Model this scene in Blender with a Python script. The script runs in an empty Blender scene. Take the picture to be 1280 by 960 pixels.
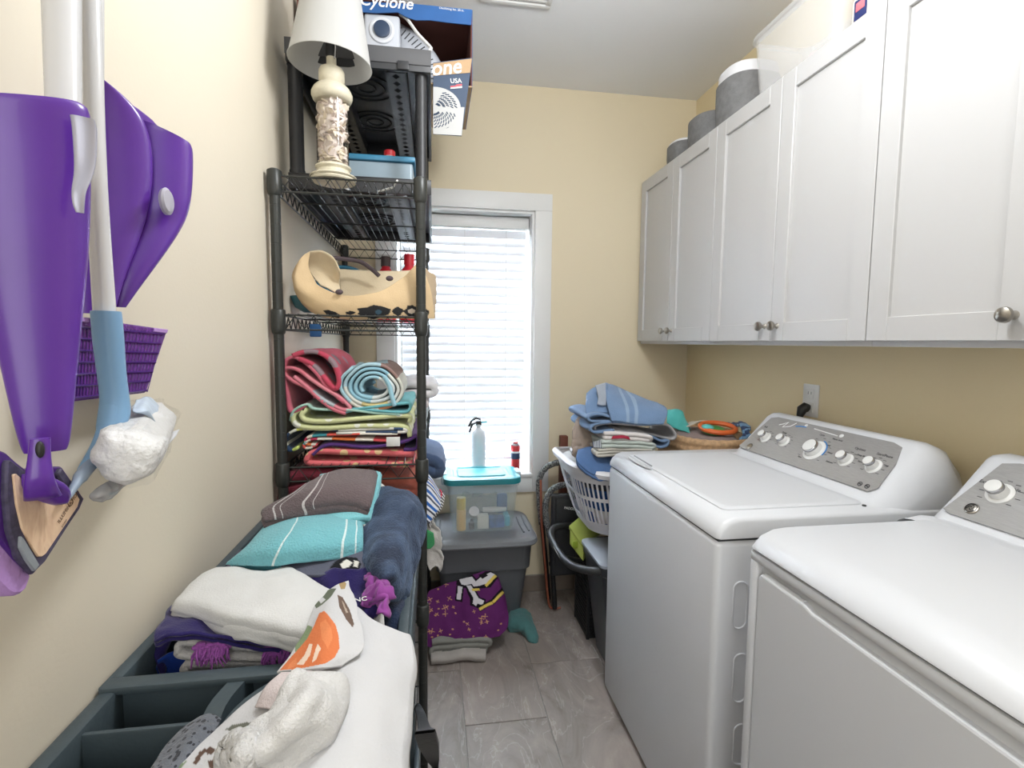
import bpy, bmesh, math, random
from mathutils import Vector, Matrix, noise
random.seed(7)
PI = math.pi
S = bpy.context.scene
C = S.collection
# ---------------------------------------------------------------- camera
F, CAMZ = 635.0, 1.35
_y, _p, _r = 0.15418893, -0.0822899, 0.00904725
FW = Vector((math.sin(_y)*math.cos(_p), math.cos(_y)*math.cos(_p), math.sin(_p)))
_a = Vector((math.cos(_y), -math.sin(_y), 0)); _u = _a.cross(FW)
RT = _a*math.cos(_r) + _u*math.sin(_r); UP = RT.cross(FW)
CAM = Vector((0, 0, CAMZ))
cd = bpy.data.cameras.new('camera'); cam = bpy.data.objects.new('camera', cd); C.objects.link(cam)
cam.matrix_world = Matrix.Translation(CAM) @ Matrix((RT, UP, -FW)).transposed().to_4x4()
cd.sensor_width = 36; cd.lens = F*36/1280; cd.clip_start = 0.02
S.camera = cam
# ---------------------------------------------------------------- light
w = bpy.data.worlds.new('world'); S.world = w; w.use_nodes = True
w.node_tree.nodes['Background'].inputs[0].default_value = (0.80, 0.90, 1.0, 1)
w.node_tree.nodes['Background'].inputs[1].default_value = 19
def area(name, loc, size, power, col, rot=(0, 0, 0), shape='DISK', sy=None):
    l = bpy.data.lights.new(name, 'AREA'); l.shape = shape; l.size = size
    if sy: l.size_y = sy
    l.energy = power; l.color = col
    o = bpy.data.objects.new(name, l); o.location = loc; o.rotation_euler = rot; C.objects.link(o); return o
l_ = bpy.data.lights.new('ceiling_lamp_light', 'POINT'); l_.energy = 17.5; l_.shadow_soft_size = .13; l_.color = (.955, .975, 1.0)
lo_ = bpy.data.objects.new('ceiling_lamp_light', l_); lo_.location = (.40, .95, 2.30); C.objects.link(lo_)
area('fill_light', (0.12, -1.15, 1.65), 1.0, 8.5, (0.95, 0.98, 1.0), (PI/2, 0, 0), 'RECTANGLE', 1.8)  # soft fill added unseen in front of the doorway, not a lamp of the hall
S.view_settings.view_transform = 'Standard'; S.view_settings.look = 'None'
S.view_settings.gamma = 1; S.view_settings.exposure = 0.99
# ---------------------------------------------------------------- layout helpers
def ray(x, y): return FW + RT*(x-640)/F - UP*(y-480)/F
def at(x, y, X=None, Y=None, Z=None):
    d = ray(x, y)
    t = X/d.x if X is not None else Y/d.y if Y is not None else (Z-CAMZ)/d.z
    return CAM + d*t
def pj(v):
    v = v-CAM; k = v.dot(FW); return (640+F*v.dot(RT)/k, 480-F*v.dot(UP)/k)
def row(pts, Y=None, X=None):
    """points of one row: (px, py, Z) or, with Y or X given, (px, py)"""
    out = []
    for q in pts:
        if Y is not None: out.append(at(q[0], q[1], Y=Y if len(q) < 3 else q[2]))
        elif X is not None: out.append(at(q[0], q[1], X=X))
        else: out.append(at(q[0], q[1], Z=q[2]))
    return out
# ---------------------------------------------------------------- materials
def lin(c):
    return tuple(((v/12.92) if v <= .04045 else ((v+.055)/1.055)**2.4) for v in c)
def rgb(r, g, b): return lin((r/255, g/255, b/255))
class N:
    def __init__(s, name):
        s.m = bpy.data.materials.new(name); s.m.use_nodes = True; s.t = s.m.node_tree
        s.b = s.t.nodes['Principled BSDF']
    def n(s, typ, **k):
        o = s.t.nodes.new(typ)
        for a, v in k.items():
            if a in o.inputs.keys(): o.inputs[a].default_value = v
            else: setattr(o, a, v)
        return o
    def l(s, a, b): s.t.links.new(a, b)
    def ramp(s, fac, stops, interp='LINEAR'):
        r = s.n('ShaderNodeValToRGB'); r.color_ramp.interpolation = interp
        e = r.color_ramp.elements
        while len(e) > 1: e.remove(e[-1])
        e[0].position = stops[0][0]; e[0].color = (*stops[0][1], 1)
        for p, c in stops[1:]:
            q = e.new(p); q.color = (*c, 1)
        s.l(fac, r.inputs[0]); return r.outputs[0]
    def bump(s, fac, strength, dist=.01):
        b = s.n('ShaderNodeBump', Strength=strength, Distance=dist); s.l(fac, b.inputs['Height']); s.l(b.outputs[0], s.b.inputs['Normal'])
def mat(name, col, rough=.5, metal=0, var=.0, vscale=6, bump=0, bscale=200, trans=0, alpha=1, coat=0, emit=None, sheen=0, sub=0):
    m = N(name); b = m.b
    b.inputs['Base Color'].default_value = (*col, 1); b.inputs['Roughness'].default_value = rough
    b.inputs['Metallic'].default_value = metal
    if trans: b.inputs['Transmission Weight'].default_value = trans
    if alpha < 1: b.inputs['Alpha'].default_value = alpha
    if coat: b.inputs['Coat Weight'].default_value = coat
    if sheen: b.inputs['Sheen Weight'].default_value = sheen
    if emit: b.inputs['Emission Color'].default_value = (*col, 1); b.inputs['Emission Strength'].default_value = emit
    tc = m.n('ShaderNodeTexCoord')
    if var or bump:
        nz = m.n('ShaderNodeTexNoise', Scale=vscale, Detail=4); m.l(tc.outputs['Object'], nz.inputs[0])
    if var:
        d = tuple(max(0, c*(1-var)) for c in col); e = tuple(min(1, c*(1+var)) for c in col)
        m.l(m.ramp(nz.outputs[0], [(.3, d), (.7, e)]), b.inputs['Base Color'])
    if bump:
        n2 = m.n('ShaderNodeTexNoise', Scale=bscale, Detail=2); m.l(tc.outputs['Object'], n2.inputs[0])
        m.bump(n2.outputs[0], bump, .003)
    return m.m
def cloth(name, col, var=.08, bump=.6, bscale=350, bands=None, axis='x', sheen=.2, rep=1, spots=None):
    """terry or woven cloth; bands = [(position 0..1, colour)] printed along the sheet (axis x) or across it (axis y)"""
    m = N(name); b = m.b; b.inputs['Roughness'].default_value = .95; b.inputs['Sheen Weight'].default_value = sheen
    b.inputs['Specular IOR Level'].default_value = .15
    tc = m.n('ShaderNodeTexCoord')
    nz = m.n('ShaderNodeTexNoise', Scale=9, Detail=5); m.l(tc.outputs['Object'], nz.inputs[0])
    if bands:
        sp = m.n('ShaderNodeSeparateXYZ'); m.l(tc.outputs['UV'], sp.inputs[0])
        src = sp.outputs[0] if axis == 'x' else sp.outputs[1]
        if rep != 1:
            a = m.n('ShaderNodeMath', operation='MULTIPLY'); a.inputs[1].default_value = rep; m.l(src, a.inputs[0])
            f = m.n('ShaderNodeMath', operation='FRACT'); m.l(a.outputs[0], f.inputs[0]); src = f.outputs[0]
        base = m.ramp(src, bands, 'CONSTANT')
    else:
        rr = m.n('ShaderNodeRGB'); rr.outputs[0].default_value = (*col, 1); base = rr.outputs[0]
    if spots:
        vo = m.n('ShaderNodeTexVoronoi', Scale=spots[1]); m.l(tc.outputs['Object'], vo.inputs[0])
        ms = m.n('ShaderNodeMath', operation='LESS_THAN'); ms.inputs[1].default_value = spots[2]; m.l(vo.outputs['Distance'], ms.inputs[0])
        mx = m.n('ShaderNodeMix', data_type='RGBA'); m.l(ms.outputs[0], mx.inputs[0]); m.l(base, mx.inputs[6]); mx.inputs[7].default_value = (*spots[0], 1); base = mx.outputs[2]
    mr = m.n('ShaderNodeMapRange'); mr.inputs[1].default_value = .3; mr.inputs[2].default_value = .7
    mr.inputs[3].default_value = 1-var; mr.inputs[4].default_value = 1+var*.4; m.l(nz.outputs[0], mr.inputs[0])
    mx = m.n('ShaderNodeVectorMath', operation='SCALE'); m.l(base, mx.inputs[0]); m.l(mr.outputs[0], mx.inputs['Scale'])
    m.l(mx.outputs[0], b.inputs['Base Color'])
    n2 = m.n('ShaderNodeTexNoise', Scale=bscale, Detail=3); m.l(tc.outputs['Object'], n2.inputs[0])
    m.bump(n2.outputs[0], bump, .004)
    return m.m
def printed(name, rough=.9, bump=.3, bscale=350):
    """material that takes its print from the colour attribute Col"""
    m = N(name); m.b.inputs['Roughness'].default_value = rough; m.b.inputs['Specular IOR Level'].default_value = .2
    a = m.n('ShaderNodeAttribute', attribute_name='Col'); m.l(a.outputs[0], m.b.inputs['Base Color'])
    tc = m.n('ShaderNodeTexCoord'); n2 = m.n('ShaderNodeTexNoise', Scale=bscale, Detail=3); m.l(tc.outputs['Object'], n2.inputs[0]); m.bump(n2.outputs[0], bump, .003)
    return m.m
# ---------------------------------------------------------------- objects
def tag(o, label=None, cat=None, group=None, kind=None):
    if label: o['label'] = label
    if cat: o['category'] = cat
    if group: o['group'] = group
    if kind: o['kind'] = kind
    return o
def thing(name, label, cat, loc=(0, 0, 0), group=None):
    o = bpy.data.objects.new(name, None); o.location = loc; C.objects.link(o); o.empty_display_size = .05
    return tag(o, label, cat, group)
def wloc(o):
    v = Vector((0, 0, 0))
    while o: v = v + o.location; o = o.parent
    return v
def link(name, me, m, parent=None, smooth=True, sharp=40, origin=True):
    """world-space mesh -> object whose origin is its own base centre"""
    ms = m if isinstance(m, (list, tuple)) else [m]
    for q in ms: me.materials.append(q)
    if smooth:
        me.polygons.foreach_set('use_smooth', [True]*len(me.polygons))
        me.set_sharp_from_angle(angle=math.radians(sharp))
    o = bpy.data.objects.new(name, me); C.objects.link(o)
    xs = [v.co for v in me.vertices]
    c = Vector(((min(v.x for v in xs)+max(v.x for v in xs))/2, (min(v.y for v in xs)+max(v.y for v in xs))/2, min(v.z for v in xs)))
    me.transform(Matrix.Translation(-c))
    o.parent = parent; o.location = c-(wloc(parent) if parent else Vector((0, 0, 0)))
    return o
class G:
    def __init__(s): s.b = bmesh.new(); s.mi = 0; s.M = Matrix()
    def _add(s, vs, fs):
        V = [s.b.verts.new(s.M @ Vector(v)) for v in vs]
        for f in fs:
            try: q = s.b.faces.new([V[i] for i in f]); q.material_index = s.mi
            except ValueError: pass
        return V
    def box(s, lo, hi, r=0, seg=2):
        lo, hi = Vector(lo), Vector(hi); b = bmesh.new()
        bmesh.ops.create_cube(b, size=1)
        for v in b.verts: v.co = Vector([(lo[i]+hi[i])/2+v.co[i]*(hi[i]-lo[i]) for i in range(3)])
        if r: bmesh.ops.bevel(b, geom=b.edges[:]+b.verts[:], offset=r, segments=seg, profile=.5, affect='EDGES')
        s.merge(b); return s
    def merge(s, b):
        b.verts.index_update(); s._add([v.co.copy() for v in b.verts], [[v.index for v in f.verts] for f in b.faces]); b.free()
    def prism(s, poly, axis_from, axis_to, r=0, seg=2):
        """poly: list of Vectors (planar), extruded by vector axis_to-axis_from"""
        d = Vector(axis_to)-Vector(axis_from); b = bmesh.new()
        V = [b.verts.new(p) for p in poly]; f = b.faces.new(V)
        e = bmesh.ops.extrude_face_region(b, geom=[f]); bmesh.ops.translate(b, vec=d, verts=[g for g in e['geom'] if isinstance(g, bmesh.types.BMVert)])
        bmesh.ops.recalc_face_normals(b, faces=b.faces)
        if r: bmesh.ops.bevel(b, geom=b.edges[:], offset=r, segments=seg, profile=.5, affect='EDGES')
        s.merge(b); return s
    def rings(s, R, caps=True, closed=False):
        n = len(R[0]); vs = [p for r in R for p in r]; fs = []
        k = len(R)
        for i in range(k if closed else k-1):
            for j in range(n): fs.append((i*n+j, i*n+(j+1) % n, ((i+1) % k)*n+(j+1) % n, ((i+1) % k)*n+j))
        if caps and not closed: fs += [tuple(range(n))[::-1], tuple((k-1)*n+j for j in range(n))]
        s._add(vs, fs); return s
    def tube(s, pts, r, n=10, closed=False, caps=True):
        pts = [Vector(p) for p in pts]; rr = r if isinstance(r, (list, tuple)) else [r]*len(pts); R = []; K = len(pts)
        up = None
        for i, p in enumerate(pts):
            t = (pts[(i+1) % K]-pts[i-1]) if closed else (pts[min(i+1, K-1)]-pts[max(i-1, 0)])
            t.normalize()
            if up is None: up = Vector((0, 0, 1)) if abs(t.z) < .9 else Vector((1, 0, 0))
            a = t.cross(up); a.normalize(); up = a.cross(t)
            R.append([p+(a*math.cos(2*PI*j/n)+up*math.sin(2*PI*j/n))*rr[i] for j in range(n)])
        return s.rings(R, caps, closed)
    def lathe(s, prof, c=(0, 0, 0), n=32, axis='z', caps=True):
        c = Vector(c); R = []
        for r, z in prof:
            R.append([c+(Vector((r*math.cos(2*PI*j/n), r*math.sin(2*PI*j/n), z)) if axis == 'z' else axis @ Vector((r*math.cos(2*PI*j/n), r*math.sin(2*PI*j/n), z))) for j in range(n)])
        return s.rings(R, caps)
    def ball(s, c, r, n=10):
        r = r if isinstance(r, (list, tuple)) else (r, r, r); b = bmesh.new()
        bmesh.ops.create_uvsphere(b, u_segments=n, v_segments=max(4, n//2+1), radius=1)
        for v in b.verts: v.co = Vector(c)+Vector((v.co.x*r[0], v.co.y*r[1], v.co.z*r[2]))
        s.merge(b); return s
    def build(s, name, m, parent=None, smooth=True, sharp=40, recalc=True):
        if recalc: bmesh.ops.recalc_face_normals(s.b, faces=s.b.faces)
        me = bpy.data.meshes.new(name); s.b.to_mesh(me); s.b.free()
        return link(name, me, m, parent, smooth, sharp)
def cr(P, t):
    """Catmull-Rom through P at t in 0..1 (any list of Vectors)"""
    n = len(P)-1; x = min(max(t, 0), 1)*n; i = min(int(x), n-1); f = x-i
    a, b = P[i], P[i+1]; p = P[i-1] if i > 0 else a*2-b; q = P[i+2] if i+2 <= n else b*2-a
    return .5*((2*b*0+2*a)+(b-p)*f+(2*p-5*a+4*b-q)*f*f+(-p+3*a-3*b+q)*f**3)
def smoothline(P, n): return [cr(P, i/(n-1)) for i in range(n)]
def sheet(name, rows, m, parent=None, t=.004, layers=1, gap=None, nu=40, nv=40, wr=.004, wf=14, bulge=0, drop=0, dropw=.12, seed=0, curl=0, paint=None, down=Vector((0, 0, -1)), inset=0):
    """cloth: rows of control points (row = line of u, list = v); folded back and forth `layers` times along u"""
    rows = [[Vector(p) for p in r] for r in rows]
    gap = gap or t*1.12
    def surf(u, v):
        col = [cr(r, u) for r in rows]; p = cr(col, v)
        return p
    off = Vector((seed*3.7, seed*1.3, seed*.7))
    path = []   # (u, layer offset, outward)
    for k in range(layers):
        us = [i/(nu-1) for i in range(nu)]
        if k % 2: us = us[::-1]
        ins = inset*k
        for u in us: path.append((u*(1-2*ins)+ins, k*gap, 0))
        if k < layers-1:
            ue = us[-1]*(1-2*ins)+ins; sgn = 1 if us[-1] > .5 else -1
            for j in (1, 2, 3): path.append((ue, k*gap+gap*(1-math.cos(j*PI/4))/2, sgn*gap*.5*math.sin(j*PI/4)))
    vs, uv = [], []
    ns = len(path)
    for i, (u, o, ex) in enumerate(path):
        du = (surf(min(u+.02, 1), .5)-surf(max(u-.02, 0), .5)); du.normalize()
        for j in range(nv):
            v = j/(nv-1); p = surf(u, v)
            e = min(u, 1-u, v, 1-v)/dropw; fall = (1-min(e, 1))**2
            p = p-down*(bulge*math.sin(PI*u)*math.sin(PI*v)) + down*(drop*fall)
            q = p*wf+off
            w3 = noise.noise_vector(q+Vector((0, 0, o*25)))*wr + noise.noise_vector(q*2.7)*wr*.4
            p = p+w3+down*o+du*ex
            vs.append(p); uv.append((i/(ns-1), v))
    fs = [(i*nv+j, i*nv+j+1, (i+1)*nv+j+1, (i+1)*nv+j) for i in range(ns-1) for j in range(nv-1)]
    me = bpy.data.meshes.new(name); me.from_pydata([tuple(v) for v in vs], [], fs)
    ul = me.uv_layers.new(name='UVMap')
    for lp in me.loops: ul.data[lp.index].uv = uv[lp.vertex_index]
    if paint: dopaint(me, *paint)
    o = link(name, me, m, parent, True, 180)
    s = o.modifiers.new('solid', 'SOLIDIFY'); s.thickness = t; s.offset = 0; s.use_even_offset = False
    return o
def inpoly(x, y, P):
    c = False; j = len(P)-1
    for i in range(len(P)):
        if (P[i][1] > y) != (P[j][1] > y) and x < (P[j][0]-P[i][0])*(y-P[i][1])/(P[j][1]-P[i][1])+P[i][0]: c = not c
        j = i
    return c
def dopaint(me, base, shapes):
    """print on the cloth: shapes = [(polygon, colour)]"""
    ca = me.color_attributes.new('Col', 'FLOAT_COLOR', 'POINT')
    bb = [(min(p[0] for p in P), max(p[0] for p in P), min(p[1] for p in P), max(p[1] for p in P)) for P, c in shapes]
    for v in me.vertices:
        x, y = pj(v.co); c = base
        for (P, k), q in zip(shapes, bb):
            if q[0] <= x <= q[1] and q[2] <= y <= q[3] and inpoly(x, y, P): c = k
        ca.data[v.index].color = (*c, 1)
def ribbon(name, line, m, y0, y1, parent=None, t=.008, n=70, ny=14, wr=.003, seed=0, shear=0, sharp=180):
    """a folded sheet seen end-on: centre line in XZ, run from y0 to y1"""
    L = smoothline([Vector(p) for p in line], n); vs, uv = [], []
    for i, p in enumerate(L):
        for j in range(ny):
            y = y0+(y1-y0)*j/(ny-1)
            q = Vector((p.x, y, p.z)); w_ = noise.noise_vector(q*16+Vector((seed, seed*2, 0)))*wr
            vs.append(q+w_+Vector((shear*(y-y0), 0, 0))); uv.append((i/(n-1), j/(ny-1)))
    fs = [(i*ny+j, i*ny+j+1, (i+1)*ny+j+1, (i+1)*ny+j) for i in range(n-1) for j in range(ny-1)]
    me = bpy.data.meshes.new(name); me.from_pydata([tuple(v) for v in vs], [], fs)
    ul = me.uv_layers.new(name='UVMap')
    for lp in me.loops: ul.data[lp.index].uv = uv[lp.vertex_index]
    o = link(name, me, m, parent, True, sharp)
    s = o.modifiers.new('solid', 'SOLIDIFY'); s.thickness = t; s.offset = 0
    return o
def text(body, org, right, up, size, m, name='lettering', parent=None, italic=0, bold=0, align='LEFT', ext=.0004):
    cu = bpy.data.curves.new(name, 'FONT'); cu.body = body; cu.size = size; cu.shear = italic; cu.offset = bold; cu.extrude = ext; cu.align_x = align; cu.resolution_u = 3
    t = bpy.data.objects.new('t', cu); C.objects.link(t)
    dg = bpy.context.evaluated_depsgraph_get(); me = bpy.data.meshes.new_from_object(t.evaluated_get(dg)); bpy.data.objects.remove(t)
    r = Vector(right).normalized(); u = Vector(up); u = (u-r*u.dot(r)).normalized(); nn = r.cross(u)
    me.transform(Matrix.Translation(Vector(org)) @ Matrix((r, u, nn)).transposed().to_4x4())
    me.materials.clear(); me.name = name
    return link(name, me, m, parent, False)
# ---------------------------------------------------------------- common materials
M_ = {}
M_['white_paint'] = mat('white_paint', rgb(222, 222, 220), .45)
M_['cab'] = mat('cabinet_paint', rgb(190, 189, 188), .4, bump=.03, bscale=30)
M_['enamel'] = mat('white_enamel', rgb(216, 218, 222), .36)
M_['black'] = mat('black_plastic', rgb(28, 29, 31), .45, bump=.1)
M_['chrome'] = mat('chrome', rgb(200, 200, 202), .15, 1)
M_['nickel'] = mat('brushed_nickel', rgb(165, 160, 152), .32, 1)
M_['rack'] = mat('black_coated_steel', rgb(52, 54, 52), .38, .3, bump=.15, bscale=90)
M_['dark'] = mat('dark_seam', rgb(60, 62, 64), .7)
# ================================================================ THE ROOM
XL, XR, YB, YF, ZC = -.44, 1.38, 2.617, -1.3, 2.63
def wallmat(name, c):
    m = N(name); tc = m.n('ShaderNodeTexCoord'); nz = m.n('ShaderNodeTexNoise', Scale=1.3, Detail=3); m.l(tc.outputs['Object'], nz.inputs[0])
    m.l(m.ramp(nz.outputs[0], [(.3, tuple(v*.97 for v in c)), (.7, tuple(min(1, v*1.02) for v in c))]), m.b.inputs['Base Color'])
    m.b.inputs['Roughness'].default_value = .62
    n2 = m.n('ShaderNodeTexNoise', Scale=130, Detail=2); m.l(tc.outputs['Object'], n2.inputs[0]); m.bump(n2.outputs[0], .12, .002); return m.m
WL = wallmat('cream_wall', rgb(220, 211, 193)); WB = wallmat('cream_wall_warm', rgb(220, 207, 178)); CE = wallmat('ceiling_paint', rgb(236, 237, 238))
def st(name, g, m, parent=None, **k): return tag(g.build(name, m, parent, **k), kind=None if parent else 'structure')
T = .12
st('wall_left', G().box((XL-T, YF, 0), (XL, YB+.3, ZC)), WL)
st('wall_right', G().box((XR, YF, 0), (XR+T, YB+.3, ZC)), wallmat('cream_wall_right', rgb(226, 209, 170)))
WX0, WX1, WZ0, WZ1 = -.19, .517, .645, 2.017
g = G(); g.box((XL, YB, 0), (WX0, YB+T, ZC)); g.box((WX1, YB, 0), (XR, YB+T, ZC)); g.box((WX0, YB, 0), (WX1, YB+T, WZ0)); g.box((WX0, YB, WZ1), (WX1, YB+T, ZC))
st('wall_back', g, WB)
st('ceiling', G().box((XL-T, YF-T, ZC), (XR+T, YB+.3, ZC+.08)), CE)
# front wall behind the camera with an open doorway
g = G(); g.box((XL, YF-T, 0), (.0, YF, ZC)); g.box((.95, YF-T, 0), (XR, YF, ZC)); g.box((0, YF-T, 2.05), (.95, YF, ZC))
st('wall_front', g, WL)
g = G(); g.box((-.09, YF, 0), (0, YF+.018, 2.05), .003); g.box((.95, YF, 0), (1.04, YF+.018, 2.05), .003); g.box((-.09, YF, 2.05), (1.04, YF+.018, 2.14), .003)
st('trim_1', g, M_['white_paint'])
st('door_1', G().box((.003, YF-.08, .01), (.947, YF-.04, 2.045), .003), M_['white_paint'])
# floor with separate tiles
grout = mat('grout', rgb(150, 146, 140), .85, bump=.2)
fl = st('floor', G().box((XL-T, YF-T, -.06), (XR+T, YB+.3, -.004)), grout)
m = N('stone_tile'); tc = m.n('ShaderNodeTexCoord'); gi = m.n('ShaderNodeObjectInfo')
ad = m.n('ShaderNodeVectorMath', operation='ADD'); sc = m.n('ShaderNodeVectorMath', operation='SCALE'); sc.inputs['Scale'].default_value = 7
m.l(gi.outputs['Random'], sc.inputs[0]); m.l(tc.outputs['Object'], ad.inputs[0]); m.l(sc.outputs[0], ad.inputs[1])
mp = m.n('ShaderNodeMapping'); mp.inputs['Scale'].default_value = (3.4, 1.3, 1); m.l(ad.outputs[0], mp.inputs[0])
n1 = m.n('ShaderNodeTexNoise', Scale=2.2, Detail=8, Roughness=.62, Distortion=1.2); m.l(mp.outputs[0], n1.inputs[0])
base = m.ramp(n1.outputs[0], [(.3, rgb(118, 110, 104)), (.45, rgb(142, 133, 127)), (.6, rgb(157, 146, 139)), (.72, rgb(170, 162, 156))])
n3 = m.n('ShaderNodeTexNoise', Scale=1.5, Detail=5, Distortion=2.4); m.l(mp.outputs[0], n3.inputs[0])
vein = m.ramp(n3.outputs[0], [(.488, (0, 0, 0)), (.5, (1, 1, 1)), (.512, (0, 0, 0))])
mx = m.n('ShaderNodeMix', data_type='RGBA', blend_type='ADD'); m.l(base, mx.inputs[6]); m.l(vein, mx.inputs[7]); mx.inputs[0].default_value = .09
m.l(mx.outputs[2], m.b.inputs['Base Color']); m.b.inputs['Roughness'].default_value = .42
n2 = m.n('ShaderNodeTexNoise', Scale=60, Detail=4); m.l(tc.outputs['Object'], n2.inputs[0]); m.bump(n2.outputs[0], .15, .002)
TILE = m.m
def tile(x0, x1, y0, y1):
    x0 = max(x0, XL); x1 = min(x1, XR); y0 = max(y0, YF); y1 = min(y1, YB-.008)
    if x1-x0 < .03 or y1-y0 < .03: return
    g_ = .0018
    G().box((x0+g_, y0+g_, -.004), (x1-g_, y1-g_, 0), .001, 1).build('tile', TILE, fl, smooth=False)
xc = .105-.298*2
k = 0
while xc < XR:
    yy = YF-.61 + ((YB-YF) % .61)*0
    yb = 2.000 if k % 2 == 1 else 1.69   # measured joints
    j = -6
    while True:
        y0 = yb+.61*j
        if y0 > YB: break
        if y0+.61 > YF: tile(xc, xc+.298, y0, y0+.61)
        j += 1
    xc += .298; k += 1
bbt = mat('baseboard_tile', rgb(128, 116, 106), .45, var=.12, vscale=5)
bb = st('baseboard_back', G().box((XL, YB-.008, 0), (XR, YB, .092)), grout)
for i in range(4):
    x0 = XL+.004+i*.61; G().box((x0, YB-.010, .002), (min(x0+.606, XR-.004), YB-.0075, .09), .0008, 1).build('tile', bbt, bb, smooth=False)
st('baseboard_right', G().box((XR-.009, YF, 0), (XR, YB-.01, .09), .001), bbt)
st('baseboard_left', G().box((XL, YF, 0), (XL+.009, YB-.01, .09), .001), bbt)
# ceiling vent
v = thing('ceiling_vent', 'white slotted ceiling vent above the window, at the top of the photo', 'vent', (.31, 1.93, ZC))
g = G(); x0, x1, y0, y1 = .175, .445, 1.80, 2.012
g.box((x0, y0, ZC-.012), (x1, y0+.02, ZC), .003); g.box((x0, y1-.02, ZC-.012), (x1, y1, ZC), .003); g.box((x0, y0+.02, ZC-.012), (x0+.02, y1-.02, ZC), .003); g.box((x1-.02, y0+.02, ZC-.012), (x1, y1-.02, ZC), .003)
g.build('frame', M_['white_paint'], v)
for i in range(7): G().box((x0+.02, y0+.026+i*.024, ZC-.010), (x1-.02, y0+.036+i*.024, ZC-.004)).build('slat', M_['white_paint'], v)
# ceiling lamp, behind the view
LX, LY = .40, .95
v = thing('ceiling_lamp', 'round ceiling lamp on a short stem, above the machines', 'lamp', (LX, LY, ZC))
G().lathe([(.01, ZC-.03), (.05, ZC-.028), (.065, ZC-.01), (.065, ZC-.001)], (LX, LY, 0)).build('base', M_['white_paint'], v)
G().tube([(LX, LY, ZC-.02), (LX, LY, 2.50)], .008, 10).build('stem', M_['nickel'], v)
G().lathe([(.02, 2.50), (.10, 2.49), (.105, 2.485)], (LX, LY, 0), caps=False).build('lamp_plate', M_['white_paint'], v)
# window
win = st('window_1', G().box((WX0-.088, YB-.018, WZ1), (WX1+.088, YB, WZ1+.086), .002), M_['white_paint'])
for a in ((WX0-.088, WX0), (WX1, WX1+.088)): G().box((a[0], YB-.018, WZ0-.088), (a[1], YB, WZ1), .002).build('casing', M_['white_paint'], win)
G().box((WX0, YB-.018, WZ0-.088), (WX1, YB, WZ0-.004), .002).build('apron', M_['white_paint'], win)
G().box((WX0, YB-.03, WZ0-.004), (WX1, YB+.20, WZ0+.012), .003).build('sill', M_['white_paint'], win)
WT = .20
for a in ((WX0, WX0+.012), (WX1-.012, WX1)): G().box((a[0], YB, WZ0+.012), (a[1], YB+WT, WZ1-.012)).build('jamb', M_['white_paint'], win)
G().box((WX0, YB, WZ1-.012), (WX1, YB+WT, WZ1)).build('jamb', M_['white_paint'], win)
y = YB+.155
g = G(); a0, a1, b0, b1 = WX0+.012, WX1-.012, WZ0+.012, WZ1-.012
g.box((a0, y, b0), (a0+.04, y+.04, b1), .003); g.box((a1-.04, y, b0), (a1, y+.04, b1), .003); g.box((a0+.04, y, b0), (a1-.04, y+.04, b0+.045), .003); g.box((a0+.04, y, b1-.04), (a1-.04, y+.04, b1), .003); g.box((a0+.04, y, (b0+b1)/2-.02), (a1-.04, y+.04, (b0+b1)/2+.02), .003)
g.build('sash', M_['white_paint'], win)
gl = mat('window_glass', (1, 1, 1), .0, trans=1); gl.node_tree.nodes['Principled BSDF'].inputs['IOR'].default_value = 1.0
for z0, z1 in ((b0+.045, (b0+b1)/2-.02), ((b0+b1)/2+.02, b1-.04)):
    G().box((a0+.04, y+.018, z0), (a1-.04, y+.022, z1)).build('pane', gl, win)
# exterior side: wall thickness collar so no light leaks round the jambs
# blind
bl = thing('window_blind', 'white horizontal slatted blind lowered over the window', 'blind', ((WX0+WX1)/2, YB+.07, WZ0))
sl = N('blind_vinyl'); sl.b.inputs['Base Color'].default_value = (*rgb(236, 238, 242), 1); sl.b.inputs['Roughness'].default_value = .4
tr = sl.n('ShaderNodeBsdfTranslucent'); tr.inputs[0].default_value = (*rgb(240, 244, 250), 1)
mxs = sl.n('ShaderNodeMixShader', Fac=.035); out = sl.t.nodes['Material Output']
sl.l(sl.b.outputs[0], mxs.inputs[1]); sl.l(tr.outputs[0], mxs.inputs[2]); sl.l(mxs.outputs[0], out.inputs[0])
SLAT = sl.m
G().box((WX0+.016, YB+.07, WZ1-.075), (WX1-.016, YB+.135, WZ1-.016), .004).build('head_rail', M_['white_paint'], bl)
z = WZ1-.10; yb = YB+.105; n = 0; first = None
pitch = .0435; tilt = math.radians(66)
while z > WZ0+.06:
    if first is None:
        g = G(); R = []
        for j in range(7):
            s_ = -.0255+.051*j/6; h = .0032*(1-(s_/.0255)**2)
            yy = s_*math.cos(tilt)-h*math.sin(tilt); zz = s_*math.sin(tilt)+h*math.cos(tilt)
            R.append((yy, zz))
        th = .0028
        vs = []; 
        for x in (WX0+.020, WX1-.028):
            for q in R: vs.append(Vector((x, yb+q[0], z+q[1])))
            for q in R[::-1]: vs.append(Vector((x, yb+q[0]+th*math.sin(tilt), z+q[1]-th*math.cos(tilt))))
        k = 14; fs = [(i, (i+1) % k, k+(i+1) % k, k+i) for i in range(k)]+[tuple(range(k)), tuple(range(k, 2*k))[::-1]]
        g._add(vs, fs); first = g.build('slat', SLAT, bl); zf = first.location.z; z0 = z
    else:
        c = first.copy(); C.objects.link(c); c.parent = bl; c.location.z = zf-(z0-z)
    z -= pitch; n += 1
G().box((WX0+.020, yb-.02, z+.012), (WX1-.028, yb+.022, z+.030), .004).build('bottom_rail', SLAT, bl)
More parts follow.
